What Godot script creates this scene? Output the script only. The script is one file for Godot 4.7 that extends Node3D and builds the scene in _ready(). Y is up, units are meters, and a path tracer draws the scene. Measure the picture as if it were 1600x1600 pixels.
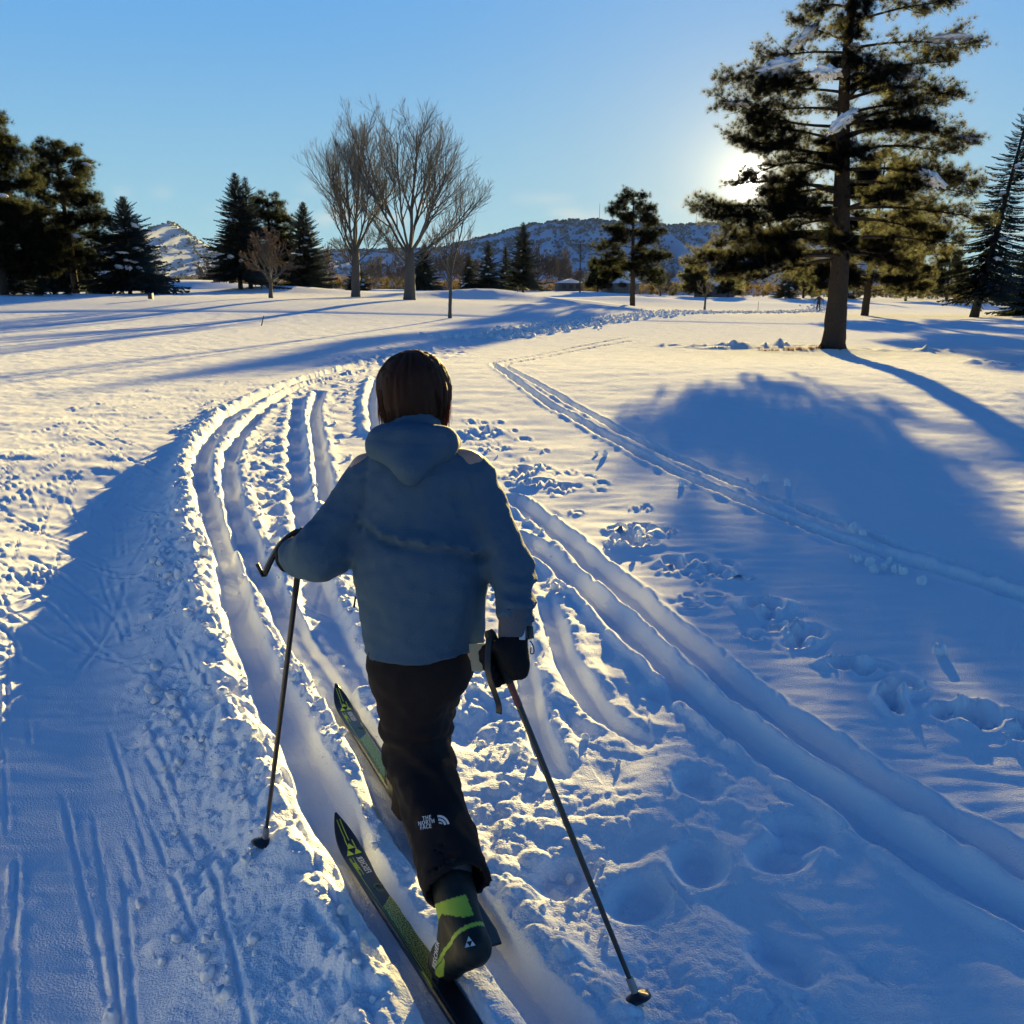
extends Node3D
# A cross-country skier on a groomed trail across a snowy golf course, late sun behind a pine.

const EYE := Vector3(0, 1.8, 0)
const SUN_AZ := 0.203        # radians to the right of straight ahead
const SUN_EL := 0.132
const EXPOSURE := 5.0

var rng := RandomNumberGenerator.new()
var names := {}

# ---------------------------------------------------------------- small helpers

func numbered(called: String) -> String:
	if not names.has(called):
		names[called] = 0
		return called
	names[called] += 1
	return "%s_%03d" % [called, names[called]]

func tag(o: Node, label: String, category: String, group := "") -> void:
	o.set_meta("label", label)
	o.set_meta("category", category)
	if group:
		o.set_meta("group", group)

func thing(called: String, label: String, category: String, at := Vector3.ZERO, group := "") -> Node3D:
	var o := Node3D.new()
	o.name = numbered(called)
	add_child(o)
	o.position = at
	tag(o, label, category, group)
	return o

func part(called: String, mesh: Mesh, mat: Material, parent: Node, stuff := false) -> MeshInstance3D:
	var o := MeshInstance3D.new()
	o.name = called
	o.mesh = mesh
	if mat:
		o.material_override = mat
	parent.add_child(o, true)
	if stuff:
		o.set_meta("kind", "stuff")
	return o

func many(called: String, mesh: Mesh, mat: Material, parent: Node, where: Array, tints := PackedColorArray()) -> MultiMeshInstance3D:
	var mm := MultiMesh.new()
	mm.transform_format = MultiMesh.TRANSFORM_3D
	mm.use_colors = tints.size() > 0
	mm.mesh = mesh
	mm.instance_count = where.size()
	for i in where.size():
		mm.set_instance_transform(i, where[i])
		if tints.size():
			mm.set_instance_color(i, tints[i])
	var o := MultiMeshInstance3D.new()
	o.name = called
	o.multimesh = mm
	o.material_override = mat
	parent.add_child(o, true)
	o.set_meta("kind", "stuff")
	return o

func solid(lin: Color, rough := 0.8, spec := 0.5) -> StandardMaterial3D:
	var m := StandardMaterial3D.new()
	m.albedo_color = lin.linear_to_srgb()
	m.roughness = rough
	m.metallic_specular = spec
	return m

func grain(freq: float, size: int, octaves: int, kind := FastNoiseLite.TYPE_SIMPLEX_SMOOTH, sd := 1) -> NoiseTexture2D:
	var n := FastNoiseLite.new()
	n.seed = sd
	n.noise_type = kind
	n.frequency = freq
	n.fractal_octaves = octaves
	var t := NoiseTexture2D.new()
	t.width = size
	t.height = size
	t.seamless = true
	t.noise = n
	return t

func relief(m: StandardMaterial3D, tex: Texture2D, centimetres: float, tiles_per_metre: float) -> StandardMaterial3D:
	m.heightmap_enabled = true
	m.heightmap_texture = tex
	m.heightmap_scale = centimetres
	m.uv1_triplanar = true
	m.uv1_world_triplanar = true
	m.uv1_scale = Vector3.ONE * tiles_per_metre
	return m

func noise(freq: float, sd: int, kind := FastNoiseLite.TYPE_SIMPLEX_SMOOTH, octaves := 1) -> FastNoiseLite:
	var n := FastNoiseLite.new()
	n.seed = sd
	n.noise_type = kind
	n.frequency = freq
	n.fractal_type = FastNoiseLite.FRACTAL_FBM if octaves > 1 else FastNoiseLite.FRACTAL_NONE
	n.fractal_octaves = octaves
	n.cellular_return_type = FastNoiseLite.RETURN_DISTANCE
	return n

# A tube of changing radius along points; appended to flat arrays [vertices, normals, indices].
func tube(out: Array, pts: PackedVector3Array, radii: PackedFloat32Array, sides: int, bump := 0.0, bn: FastNoiseLite = null, cap := true) -> void:
	var v: PackedVector3Array = out[0]
	var nn: PackedVector3Array = out[1]
	var ix: PackedInt32Array = out[2]
	var start := v.size()
	var side := Vector3.ZERO
	var n := pts.size()
	for i in n:
		var dir := (pts[mini(i + 1, n - 1)] - pts[maxi(i - 1, 0)]).normalized()
		if side == Vector3.ZERO:
			side = dir.cross(Vector3(0.31, 0.2, 0.93)).normalized()
			if side == Vector3.ZERO:
				side = Vector3.RIGHT
		side = (side - dir * side.dot(dir)).normalized()
		var other := dir.cross(side)
		for k in sides:
			var a := TAU * k / sides
			var o := side * cos(a) + other * sin(a)
			var r := radii[i]
			if bn:
				r *= 1.0 + bump * bn.get_noise_3dv(pts[i] + o * radii[i])
			v.append(pts[i] + o * r)
			nn.append(o)
	for i in n - 1:
		for k in sides:
			var a := start + i * sides + k
			var b := start + i * sides + (k + 1) % sides
			ix.append_array(PackedInt32Array([a, a + sides, b, b, a + sides, b + sides]))
	if cap:
		for e in [0, n - 1]:
			v.append(pts[e])
			var dir := (pts[mini(e + 1, n - 1)] - pts[maxi(e - 1, 0)]).normalized() * (-1.0 if e == 0 else 1.0)
			nn.append(dir)
			var c := v.size() - 1
			for k in sides:
				var a: int = start + e * sides + k
				var b: int = start + e * sides + (k + 1) % sides
				ix.append_array(PackedInt32Array([c, b, a] if e > 0 else [c, a, b]))
	out[0] = v
	out[1] = nn
	out[2] = ix

func blank() -> Array:
	return [PackedVector3Array(), PackedVector3Array(), PackedInt32Array()]

func baked(out: Array, uv := PackedVector2Array(), colors := PackedColorArray()) -> ArrayMesh:
	var a := []
	a.resize(Mesh.ARRAY_MAX)
	a[Mesh.ARRAY_VERTEX] = out[0]
	a[Mesh.ARRAY_NORMAL] = out[1]
	a[Mesh.ARRAY_INDEX] = out[2]
	if uv.size():
		a[Mesh.ARRAY_TEX_UV] = uv
	if colors.size():
		a[Mesh.ARRAY_COLOR] = colors
	var m := ArrayMesh.new()
	m.add_surface_from_arrays(Mesh.PRIMITIVE_TRIANGLES, a)
	return m

# Smooth normals for an indexed mesh whose triangles run clockwise.
func smooth(v: PackedVector3Array, ix: PackedInt32Array) -> PackedVector3Array:
	var nn := PackedVector3Array()
	nn.resize(v.size())
	for t in range(0, ix.size(), 3):
		var a := ix[t]
		var b := ix[t + 1]
		var c := ix[t + 2]
		var f := (v[c] - v[a]).cross(v[b] - v[a])
		nn[a] += f
		nn[b] += f
		nn[c] += f
	for i in nn.size():
		nn[i] = nn[i].normalized()
	return nn

func spline(p: PackedVector3Array, per: int) -> PackedVector3Array:
	var o := PackedVector3Array()
	var n := p.size()
	for i in n - 1:
		for k in per:
			o.append(p[i].cubic_interpolate(p[i + 1], p[maxi(i - 1, 0)], p[mini(i + 2, n - 1)], float(k) / per))
	o.append(p[n - 1])
	return o

func smin(a: float, b: float, k: float) -> float:
	var h := maxf(k - absf(a - b), 0.0) / k
	return minf(a, b) - h * h * k * 0.25

func in_parallel(f: Callable, n: int) -> void:
	var id := WorkerThreadPool.add_group_task(f, n)
	WorkerThreadPool.wait_for_group_task_completion(id)

# ---------------------------------------------------------------- camera, sky, sun

func set_up_view() -> void:
	var cam := Camera3D.new()
	cam.name = "camera"
	add_child(cam)
	cam.position = EYE
	cam.rotation = Vector3(-0.21327, 0, 0)
	cam.fov = 54.01
	cam.near = 0.05
	cam.far = 9000.0
	cam.current = true
	var e := Environment.new()
	e.background_mode = Environment.BG_SKY
	e.tonemap_mode = Environment.TONE_MAPPER_LINEAR
	e.tonemap_exposure = EXPOSURE
	e.sdfgi_enabled = true
	e.ssao_enabled = true
	e.ssil_enabled = true
	e.fog_enabled = true     # thin winter air that pales the hills
	e.fog_density = 0.000025
	e.fog_light_color = Color(0.74, 0.85, 1.0)
	var sky := Sky.new()
	var pm := PanoramaSkyMaterial.new()
	pm.panorama = ImageTexture.create_from_image(sky_image())
	sky.sky_material = pm
	e.sky = sky
	var w := WorldEnvironment.new()
	w.name = "environment"
	w.environment = e
	add_child(w)
	var sun := DirectionalLight3D.new()
	sun.name = "sun"
	sun.light_energy = 1.6
	sun.light_color = Color(1.0, 0.72, 0.23).linear_to_srgb()
	sun.light_angular_distance = 0.5
	sun.shadow_enabled = true
	add_child(sun)
	var to_sun := Vector3(sin(SUN_AZ) * cos(SUN_EL), sin(SUN_EL), -cos(SUN_AZ) * cos(SUN_EL))
	sun.look_at_from_position(to_sun * 100.0, Vector3.ZERO, Vector3.UP)

# Clear winter sky: deep blue overhead, pale at the horizon, warm round the low sun.
func sky_image() -> Image:
	var w := 1024
	var h := 512
	var im := Image.create(w, h, false, Image.FORMAT_RGBF)
	var glow := Vector3(0.2174, 0.1038, -0.9706)
	var zenith := Vector3(0.013, 0.076, 0.295)
	var high := Vector3(0.135, 0.40, 0.80)
	var low := Vector3(0.37, 0.645, 0.735)
	var wisp := noise(1.0, 9, FastNoiseLite.TYPE_SIMPLEX_SMOOTH, 4)
	for y in h:
		var el := (0.5 - (y + 0.5) / h) * PI
		for x in w:
			var az := fposmod((x + 0.5) / w + 0.5, 1.0) * TAU - PI
			var d := Vector3(sin(az) * cos(el), sin(el), -cos(az) * cos(el))
			var s := maxf(d.y, 0.0)
			var away := 0.5 - 0.5 * d.dot(glow)
			var c := low.lerp(Vector3(0.20, 0.52, 0.78), smoothstep(0.2, 0.9, away)).lerp(high.lerp(Vector3(0.08, 0.30, 0.66), smoothstep(0.15, 0.8, away)), smoothstep(-0.02, 0.29, s))
			c = c.lerp(zenith, smoothstep(0.24, 0.70, s))
			var ang := acos(clampf(d.dot(glow), -1, 1))
			var near_sun := exp(-ang / 0.12)
			c = c.lerp(Vector3(0.95, 0.92, 0.78), near_sun * 0.55)
			c += Vector3(1.0, 0.80, 0.42) * (1.1 * exp(-ang / 0.024))
			c += Vector3(1.0, 0.95, 0.8) * (25.0 * (1.0 - smoothstep(0.008, 0.014, ang)))
			if s < 0.12 and d.y > 0.0 and d.z < 0.2:
				var k := wisp.get_noise_2d(az * 9.0 + 3.0, el * 60.0)
				c = c.lerp(Vector3(0.85, 0.83, 0.76), clampf((k - 0.22) * 2.0, 0, 0.45) * smoothstep(0.02, 0.05, s) * (1.0 - smoothstep(0.075, 0.11, s)))
			if d.y < 0.0:
				c = Vector3(0.28, 0.38, 0.52)
			c /= EXPOSURE
			im.set_pixel(x, y, Color(c.x, c.y, c.z))
	return im

# ---------------------------------------------------------------- snow ground

const NEAR_R := 60.0
const AZ_MAX := 0.70
const AZ_STEP := 0.00175

const CTRL := [0, 0, 0, -6, -20, 0, 6, -20, 0, 0, -34, 0, 12, -32, 0, -14, -24, 0, 22, -30, 0, -24, -32, 0.05, 34, -45, 0, 18, -52, 0, 6, -48, 0, -30, -45, 0.55, -17, -45, 0.4,
	-34.5, -70, 1.89, -33.8, -80, 1.99, -29.7, -80, 2.04, -25, -95, 2.26, -17.6, -75, 1.80, -24.5, -105, 2.44, -21, -105, 2.44, -12.9, -85, 1.39, -8, -80, 1.17, -3.5, -58, 0.38,
	1.6, -150, 1.34, 14.1, -120, 0.12, 20.7, -110, 0.12, 31.4, -105, -0.12, 27.5, -80, 0.09, 33.9, -75, 0.2, 50, -75, 0.2, 45, -110, 0.1, 60, -150, 0.4, 20, -160, 0.6, -60, -130, 2.9, -35, -135, 2.85,
	-10, -125, 2.2, -10, -170, 2.7, 0, -220, 2.6, 50, -220, 1.2, 110, -220, 0.6, -70, -80, 2.4, -60, -45, 1.0, 70, -50, 0, -90, -220, 3.0, -40, -220, 3.0, 0, 60, 0, 60, 40, 0, -60, 40, 0, 30, 0, 0, -30, 0, 0]
# gaussian swells: x, z, radius across, radius along, height
const SWELLS := [4.5, -19.0, 8.0, 8.0, 0.32, -34.0, -118.0, 7.0, 4.0, 0.9, -22.0, -98.0, 6.0, 4.0, 0.55, -43.0, -116.0, 8.0, 4.0, 0.7, -2.0, -93.0, 6.5, 4.0, 0.95, 6.0, -112.0, 7.0, 4.0, 0.8, 17.0, -150.0, 9.0, 5.0, 0.7, -1.0, -128.0, 9.0, 5.0, 0.8, 10.05, -31.8, 1.6, 1.6, 0.10]

const GRID_X0 := -200.0
const GRID_Z0 := -360.0
const GRID_S := 5.0
const GRID_W := 81
const GRID_H := 91
var coarse := PackedFloat32Array()

var radii := PackedFloat32Array()
var cols := 0
var rows := 0
var lift := PackedFloat32Array()     # carved and heaped snow, metres
var rough := PackedFloat32Array()    # how chopped the snow is
var sin_az := PackedFloat32Array()
var cos_az := PackedFloat32Array()
var row_v := []
var n_clod: FastNoiseLite
var n_crumb: FastNoiseLite
var n_soft: FastNoiseLite
var n_wave: FastNoiseLite
var n_fine: FastNoiseLite

func make_coarse() -> void:
	coarse.resize(GRID_W * GRID_H)
	var n := CTRL.size() / 3
	for j in GRID_H:
		for i in GRID_W:
			var x := GRID_X0 + i * GRID_S
			var z := GRID_Z0 + j * GRID_S
			var total := 1e-9
			var sum := 0.0
			for k in n:
				var dx: float = x - CTRL[k * 3]
				var dz: float = z - CTRL[k * 3 + 1]
				var q := dx * dx + dz * dz
				var w := exp(-q / 260.0) + 0.02 * exp(-q / 3000.0) + 1e-5 / (1.0 + q * 0.0001)
				total += w
				sum += w * CTRL[k * 3 + 2]
			coarse[j * GRID_W + i] = sum / total

# Height of the open snow without its tracks.
func ground(x: float, z: float) -> float:
	var u := clampf((x - GRID_X0) / GRID_S, 1.0, GRID_W - 3.001)
	var v := clampf((z - GRID_Z0) / GRID_S, 1.0, GRID_H - 3.001)
	var i := int(u)
	var j := int(v)
	u -= i
	v -= j
	var a0 := (1.0 - u) * (1.0 - u) * (1.0 - u) / 6.0
	var a1 := (3.0 * u * u * u - 6.0 * u * u + 4.0) / 6.0
	var a3 := u * u * u / 6.0
	var a2 := 1.0 - a0 - a1 - a3
	var b0 := (1.0 - v) * (1.0 - v) * (1.0 - v) / 6.0
	var b1 := (3.0 * v * v * v - 6.0 * v * v + 4.0) / 6.0
	var b3 := v * v * v / 6.0
	var b2 := 1.0 - b0 - b1 - b3
	var p := (j - 1) * GRID_W + i - 1
	var h := b0 * (a0 * coarse[p] + a1 * coarse[p + 1] + a2 * coarse[p + 2] + a3 * coarse[p + 3])
	p += GRID_W
	h += b1 * (a0 * coarse[p] + a1 * coarse[p + 1] + a2 * coarse[p + 2] + a3 * coarse[p + 3])
	p += GRID_W
	h += b2 * (a0 * coarse[p] + a1 * coarse[p + 1] + a2 * coarse[p + 2] + a3 * coarse[p + 3])
	p += GRID_W
	h += b3 * (a0 * coarse[p] + a1 * coarse[p + 1] + a2 * coarse[p + 2] + a3 * coarse[p + 3])
	for s in range(0, SWELLS.size(), 5):
		var dx: float = (x - SWELLS[s]) / SWELLS[s + 2]
		var dz: float = (z - SWELLS[s + 1]) / SWELLS[s + 3]
		var q := dx * dx + dz * dz
		if q < 8.0:
			h += SWELLS[s + 4] * exp(-q)
	return h

func on_ground(x: float, z: float) -> Vector3:
	return Vector3(x, ground(x, z), z)

func make_rings() -> void:
	var r := 0.9
	while r < NEAR_R:
		radii.append(r)
		r += minf((r * r + 3.24) / 1.8 * 0.00155, 0.0095 * r)
	radii.append(NEAR_R)
	rows = radii.size()
	cols = int(2.0 * AZ_MAX / AZ_STEP) + 1
	for c in cols:
		sin_az.append(sin(-AZ_MAX + c * AZ_STEP))
		cos_az.append(cos(-AZ_MAX + c * AZ_STEP))
	lift.resize(rows * cols)
	rough.resize(rows * cols)

func window(x: float, z: float, reach: float) -> Array:
	var r := sqrt(x * x + z * z)
	var r0 := radii.bsearch(r - reach)
	var r1 := radii.bsearch(r + reach)
	var az := atan2(x, -z)
	var da := reach / maxf(r - reach * 0.5, 0.5)
	return [clampi(r0, 0, rows), clampi(r1, 0, rows), clampi(int((az - da + AZ_MAX) / AZ_STEP), 0, cols), clampi(int((az + da + AZ_MAX) / AZ_STEP) + 1, 0, cols)]

# An oval pit (height below zero) or heap, with a raised rim.
func dent(x: float, z: float, rx: float, rz: float, turn: float, height: float, rim := 0.0, loosen := 0.0) -> void:
	var reach := maxf(rx, rz) * 1.9
	var w := window(x, z, reach)
	var c := cos(turn)
	var s := sin(turn)
	for i in range(w[0], w[1]):
		var r := radii[i]
		for k in range(w[2], w[3]):
			var dx := r * sin_az[k] - x
			var dz := -r * cos_az[k] - z
			var u := (dx * c + dz * s) / rx
			var v := (dz * c - dx * s) / rz
			var q := sqrt(u * u + v * v)
			if q > 1.9:
				continue
			var at := i * cols + k
			lift[at] += height * (1.0 - smoothstep(0.45, 1.0, q)) + rim * exp(-8.0 * (q - 1.12) * (q - 1.12))
			rough[at] += loosen * exp(-5.0 * (q - 1.1) * (q - 1.1))

func flat_points(a: Array) -> PackedVector3Array:
	var p := PackedVector3Array()
	for i in range(0, a.size(), 2):
		p.append(Vector3(a[i], 0, a[i + 1]))
	return p

# Distance of every nearby grid point from a curve, left in near_d (across), near_s (signed) and near_t (along it); returns [touched places, length]
var near_d := PackedFloat32Array()
var near_s := PackedFloat32Array()
var near_t := PackedFloat32Array()

func along(a: Array, reach: float, step := 0.3) -> Array:
	var raw := flat_points(a)
	var p := PackedVector3Array()
	var last := raw.size() - 1
	for i in last:
		var n := clampi(int(raw[i].distance_to(raw[i + 1]) / step), 1, 10)
		for k in n:
			p.append(raw[i].cubic_interpolate(raw[i + 1], raw[maxi(i - 1, 0)], raw[mini(i + 2, last)], float(k) / n))
	p.append(raw[last])
	if near_d.size() == 0:
		near_d.resize(rows * cols)
		near_d.fill(1e9)
		near_s.resize(rows * cols)
		near_t.resize(rows * cols)
	var touched := PackedInt32Array()
	var length := 0.0
	for i in p.size() - 1:
		var d := p[i + 1] - p[i]
		var l := d.length()
		if l < 1e-4:
			continue
		d /= l
		var m := (p[i] + p[i + 1]) * 0.5
		var far := reach + l * 0.5
		var w := window(m.x, m.z, far)
		var px := p[i].x
		var pz := p[i].z
		var ux := d.x
		var uz := d.z
		var reach2 := reach * reach
		for row in range(w[0], w[1]):
			var r := radii[row]
			var at: int = row * cols + w[2] - 1
			for k in range(w[2], w[3]):
				at += 1
				var dx := r * sin_az[k] - px
				var dz := -r * cos_az[k] - pz
				var side := dx * uz - dz * ux
				if absf(side) > reach:
					continue
				var t := clampf(dx * ux + dz * uz, 0.0, l)
				var ex := dx - ux * t
				var ez := dz - uz * t
				var q := ex * ex + ez * ez
				if q > reach2:
					continue
				if near_d[at] > q:
					if near_d[at] > 1e8:
						touched.append(at)
					near_d[at] = q
					near_s[at] = side
					near_t[at] = length + t
		length += l
	return [touched, length]

# A ski groove with berms left and right of it.
func groove(a: Array, half: float, depth: float, berm_l := 0.0, berm_r := 0.0, berm_w := 0.06, smooth_floor := 0.9, fade := 0.0) -> void:
	var got := along(a, half + berm_w * 3.5)
	var near: PackedInt32Array = got[0]
	for at in near:
		var q := Vector3(sqrt(near_d[at]), near_s[at], near_t[at])
		near_d[at] = 1e9
		var wob := n_soft.get_noise_2d(q.z * 1.4, half * 40.0 + depth * 90.0)
		var hw := half * (1.0 + 0.22 * wob)
		var edge := 1.0 - smoothstep(hw * 0.55, hw * 1.1, q.x)
		var k := 1.0
		if fade > 0.0:
			k = smoothstep(0.0, fade, q.z) * smoothstep(0.0, fade, got[1] - q.z)
		lift[at] -= depth * edge * k
		rough[at] *= 1.0 - smooth_floor * edge * k
		var berm := berm_l if q.y < 0.0 else berm_r
		if berm > 0.0:
			var b := (q.x - hw - berm_w) / berm_w
			var keep := exp(-b * b) * (0.75 + 0.35 * n_wave.get_noise_2d(q.z * 5.0, q.y * 9.0)) * k
			lift[at] += berm * keep
			rough[at] += clampf(keep, 0, 1) * 0.22

func chop(a: Array, half: float, amount: float, drop := 0.0) -> void:
	var near: PackedInt32Array = along(a, half, 0.8)[0]
	for at in near:
		var q := Vector3(sqrt(near_d[at]), near_s[at], near_t[at])
		near_d[at] = 1e9
		var k := 1.0 - smoothstep(half * 0.45, half, q.x * (1.0 + 0.5 * n_soft.get_noise_2d(q.z * 2.0, q.y * 3.0)))
		rough[at] = maxf(rough[at], amount * k)
		lift[at] -= drop * k

# A lane pressed lower than the trail beside it: a short slope on its right, a very long one on its left.
func hollow(a: Array, right: float, left: float, depth: float) -> void:
	var got := along(a, left, 0.5)
	for at in got[0]:
		var q := sqrt(near_d[at]) / (right if near_s[at] > 0.0 else left)
		q *= 1.0 + 0.18 * n_soft.get_noise_2d(near_t[at] * 0.9, 3.0)
		var ends := smoothstep(0.0, 3.5, near_t[at])
		near_d[at] = 1e9
		if q < 1.0:
			lift[at] -= depth * ends * pow(cos(q * PI * 0.5), 2.0)

func snow_row(i: int) -> void:
	var v := PackedVector3Array()
	v.resize(cols)
	var r := radii[i]
	var far := 1.0 - smoothstep(20.0, 52.0, r)
	for k in cols:
		var x := r * sin_az[k]
		var z := -r * cos_az[k]
		var at := i * cols + k
		var y := ground(x, z)
		var ro := rough[at]
		y += 0.018 * n_wave.get_noise_2d(x * 0.6, z * 0.9)
		y += (0.010 * n_wave.get_noise_2d(x * 1.6 + 40.0, z * 5.2) + 0.0035 * n_fine.get_noise_2d(x * 2.0, z * 7.0)) * (1.0 - minf(ro, 0.8))
		y += lift[at]
		if ro > 0.02:
			var soft := n_soft.get_noise_2d(x * 3.2, z * 3.2)
			var pick := clampf(0.55 + 1.1 * n_soft.get_noise_2d(x * 1.3 + 90.0, z * 1.3), 0.0, 1.0)
			var c := 1.0 + n_clod.get_noise_2d(x + 0.02 * soft, z)
			c = maxf(0.0, 1.0 - c * c * 3.4)
			var f := 1.0 + n_crumb.get_noise_2d(x, z)
			f = maxf(0.0, 1.0 - f * f * 3.0)
			y += ro * (0.020 * soft + (0.024 * c * pick + 0.010 * f * (0.25 + 0.75 * pick)) * (0.5 + 0.5 * far) + 0.004 * n_fine.get_noise_2d(x * 18.0, z * 18.0))
		v[k] = Vector3(x, y, z)
	row_v[i] = v

func snow_surface(v_at: Array, n_rows: int, n_cols: int, closed: bool) -> ArrayMesh:
	var v := PackedVector3Array()
	for row in v_at:
		v.append_array(row)
	var ix := PackedInt32Array()
	var across := n_cols if closed else n_cols - 1
	ix.resize((n_rows - 1) * across * 6)
	var p := 0
	for i in n_rows - 1:
		for k in across:
			var a := i * n_cols + k
			var b := i * n_cols + (k + 1) % n_cols
			ix[p] = a
			ix[p + 1] = a + n_cols
			ix[p + 2] = b
			ix[p + 3] = b
			ix[p + 4] = a + n_cols
			ix[p + 5] = b + n_cols
			p += 6
	var nn := PackedVector3Array()
	nn.resize(v.size())
	for i in n_rows:
		var up := mini(i + 1, n_rows - 1) * n_cols
		var dn := maxi(i - 1, 0) * n_cols
		for k in n_cols:
			var kl := posmod(k - 1, n_cols) if closed else maxi(k - 1, 0)
			var kr := (k + 1) % n_cols if closed else mini(k + 1, n_cols - 1)
			nn[i * n_cols + k] = (v[i * n_cols + kr] - v[i * n_cols + kl]).cross(v[up + k] - v[dn + k]).normalized()
	return baked([v, nn, ix])

const TRACK_L := [-3.47, -27.52, -3.83, -23.28, -4.09, -20.16, -4.16, -17.65, -4.12, -15.02, -3.72, -12.47, -3.41, -10.99, -3.02, -9.61, -2.35, -7.69, -1.95, -6.62, -1.61, -5.62, -1.30, -4.78, -1.11, -4.31, -0.93, -3.90, -0.71, -3.38, -0.54, -2.98, -0.38, -2.63, -0.20, -2.30, -0.02, -1.9, 0.3, -1.2]
const TRACK_R := [-2.84, -24.26, -3.30, -21.69, -3.73, -19.60, -3.87, -17.43, -3.59, -14.04, -3.25, -11.69, -2.86, -9.99, -2.44, -8.58, -2.01, -7.29, -1.65, -6.33, -1.31, -5.47, -1.08, -4.89, -0.86, -4.42, -0.57, -3.69, -0.36, -3.17, -0.18, -2.76, -0.02, -2.45, 0.16, -2.12, 0.5, -1.4]
const RIGHT_A := [4.67, -41.28, 2.14, -34.01, 0.69, -28.62, -0.16, -25.56, -0.44, -23.86, 0.00, -19.07, 0.48, -15.18, 1.03, -12.36, 1.42, -10.45, 1.73, -9.18, 2.08, -7.97, 2.48, -6.86, 2.77, -6.16, 3.08, -5.50, 3.6, -4.4]
const RIGHT_B := [4.48, -38.54, 2.13, -32.12, 0.83, -27.26, 0.09, -24.47, -0.14, -22.72, 0.24, -19.07, 0.78, -15.35, 1.25, -12.59, 1.65, -10.65, 2.07, -9.09, 2.50, -7.65, 2.77, -6.79, 3.19, -5.71, 3.7, -4.7]
const WIDE := [0.00, -8.58, 0.25, -7.72, 0.55, -6.41, 0.74, -5.59, 0.93, -4.76, 1.11, -4.06, 1.29, -3.53, 1.45, -3.20, 1.65, -2.77, 1.9, -2.2]
const WIDE_B := [0.07, -7.20, 0.33, -6.33, 0.57, -5.30, 0.76, -4.50, 0.93, -3.90, 1.13, -3.40, 1.26, -3.05, 1.38, -2.77, 1.53, -2.54, 1.8, -2.1]
const LANE := [-4.42, -29.20, -5.83, -24.26, -6.14, -19.33, -5.53, -14.40, -4.54, -10.18, -3.49, -7.20, -2.52, -5.09, -1.79, -3.61, -1.33, -2.76, -1.0, -2.0]
const CLUMPS := [-4.81, -16.05, -3.76, -11.94, -3.07, -9.47, -2.54, -7.61, -2.18, -6.33, -1.81, -5.30, -1.53, -4.54, -1.25, -3.90, -1.07, -3.36, -0.91, -3.01, -0.75, -2.69, -0.64, -2.40, -0.57, -2.16, -0.5, -1.8]
const CHOP := [-2.98, -22.37, -3.22, -18.10, -2.93, -13.06, -2.50, -10.18, -2.00, -8.31, -1.57, -7.01, -1.19, -5.77, -0.95, -5.09, -0.74, -4.54, -0.5, -3.9]
const RIGHT_CHOP := [-0.46, -11.94, -0.17, -8.86, 0.09, -6.65, 0.11, -5.30, 0.15, -4.38, 0.12, -3.61, 0.15, -3.05, 0.19, -2.60, 0.26, -2.21]
const FAR_TRAIL := [-3.28, -24.68, -2.97, -31.42, -1.72, -39.06, 1.53, -48.92, 7.21, -63.93]
const FEET := [-0.38, -12.20, -0.28, -12.47, 0.19, -9.99, 0.27, -9.22, 0.50, -9.00, 0.09, -9.64, 0.88, -7.29, 1.05, -7.44, 0.93, -7.04, 0.87, -7.14, 1.15, -6.46, 1.36, -6.16, 1.39, -5.50, 1.51, -5.06, 1.69, -4.58, 1.74, -4.23, 1.97, -3.95, 2.11, -3.90]
const HOLES := [0.69, -3.43, 0.98, -3.09, 0.60, -2.93, 0.88, -2.97, 0.75, -2.45, 0.70, -4.31, 0.16, -2.86, 0.39, -2.76]
const CLODS := [2.31, -6.60, 2.33, -6.54, 2.37, -6.44, 2.35, -6.29, 2.43, -6.33, 2.50, -6.44, 2.48, -6.26, 2.51, -6.21, 2.53, -5.97, 2.22, -9.31, 2.29, -9.15, 2.36, -9.22, 2.51, -9.00, 1.55, -9.00, 1.67, -9.09, 0.91, -10.69, 0.99, -10.57, 2.53, -7.24, 2.57, -7.16, 2.51, -7.29, -1.08, -2.35, 2.16, -4.80]

func snow_material() -> StandardMaterial3D:
	var m := solid(Color(0.78, 0.82, 0.87), 0.75, 0.12)
	m.specular_mode = BaseMaterial3D.SPECULAR_DISABLED
	relief(m, grain(0.09, 512, 3, FastNoiseLite.TYPE_SIMPLEX_SMOOTH, 3), 0.45, 2.2)
	return m

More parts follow.
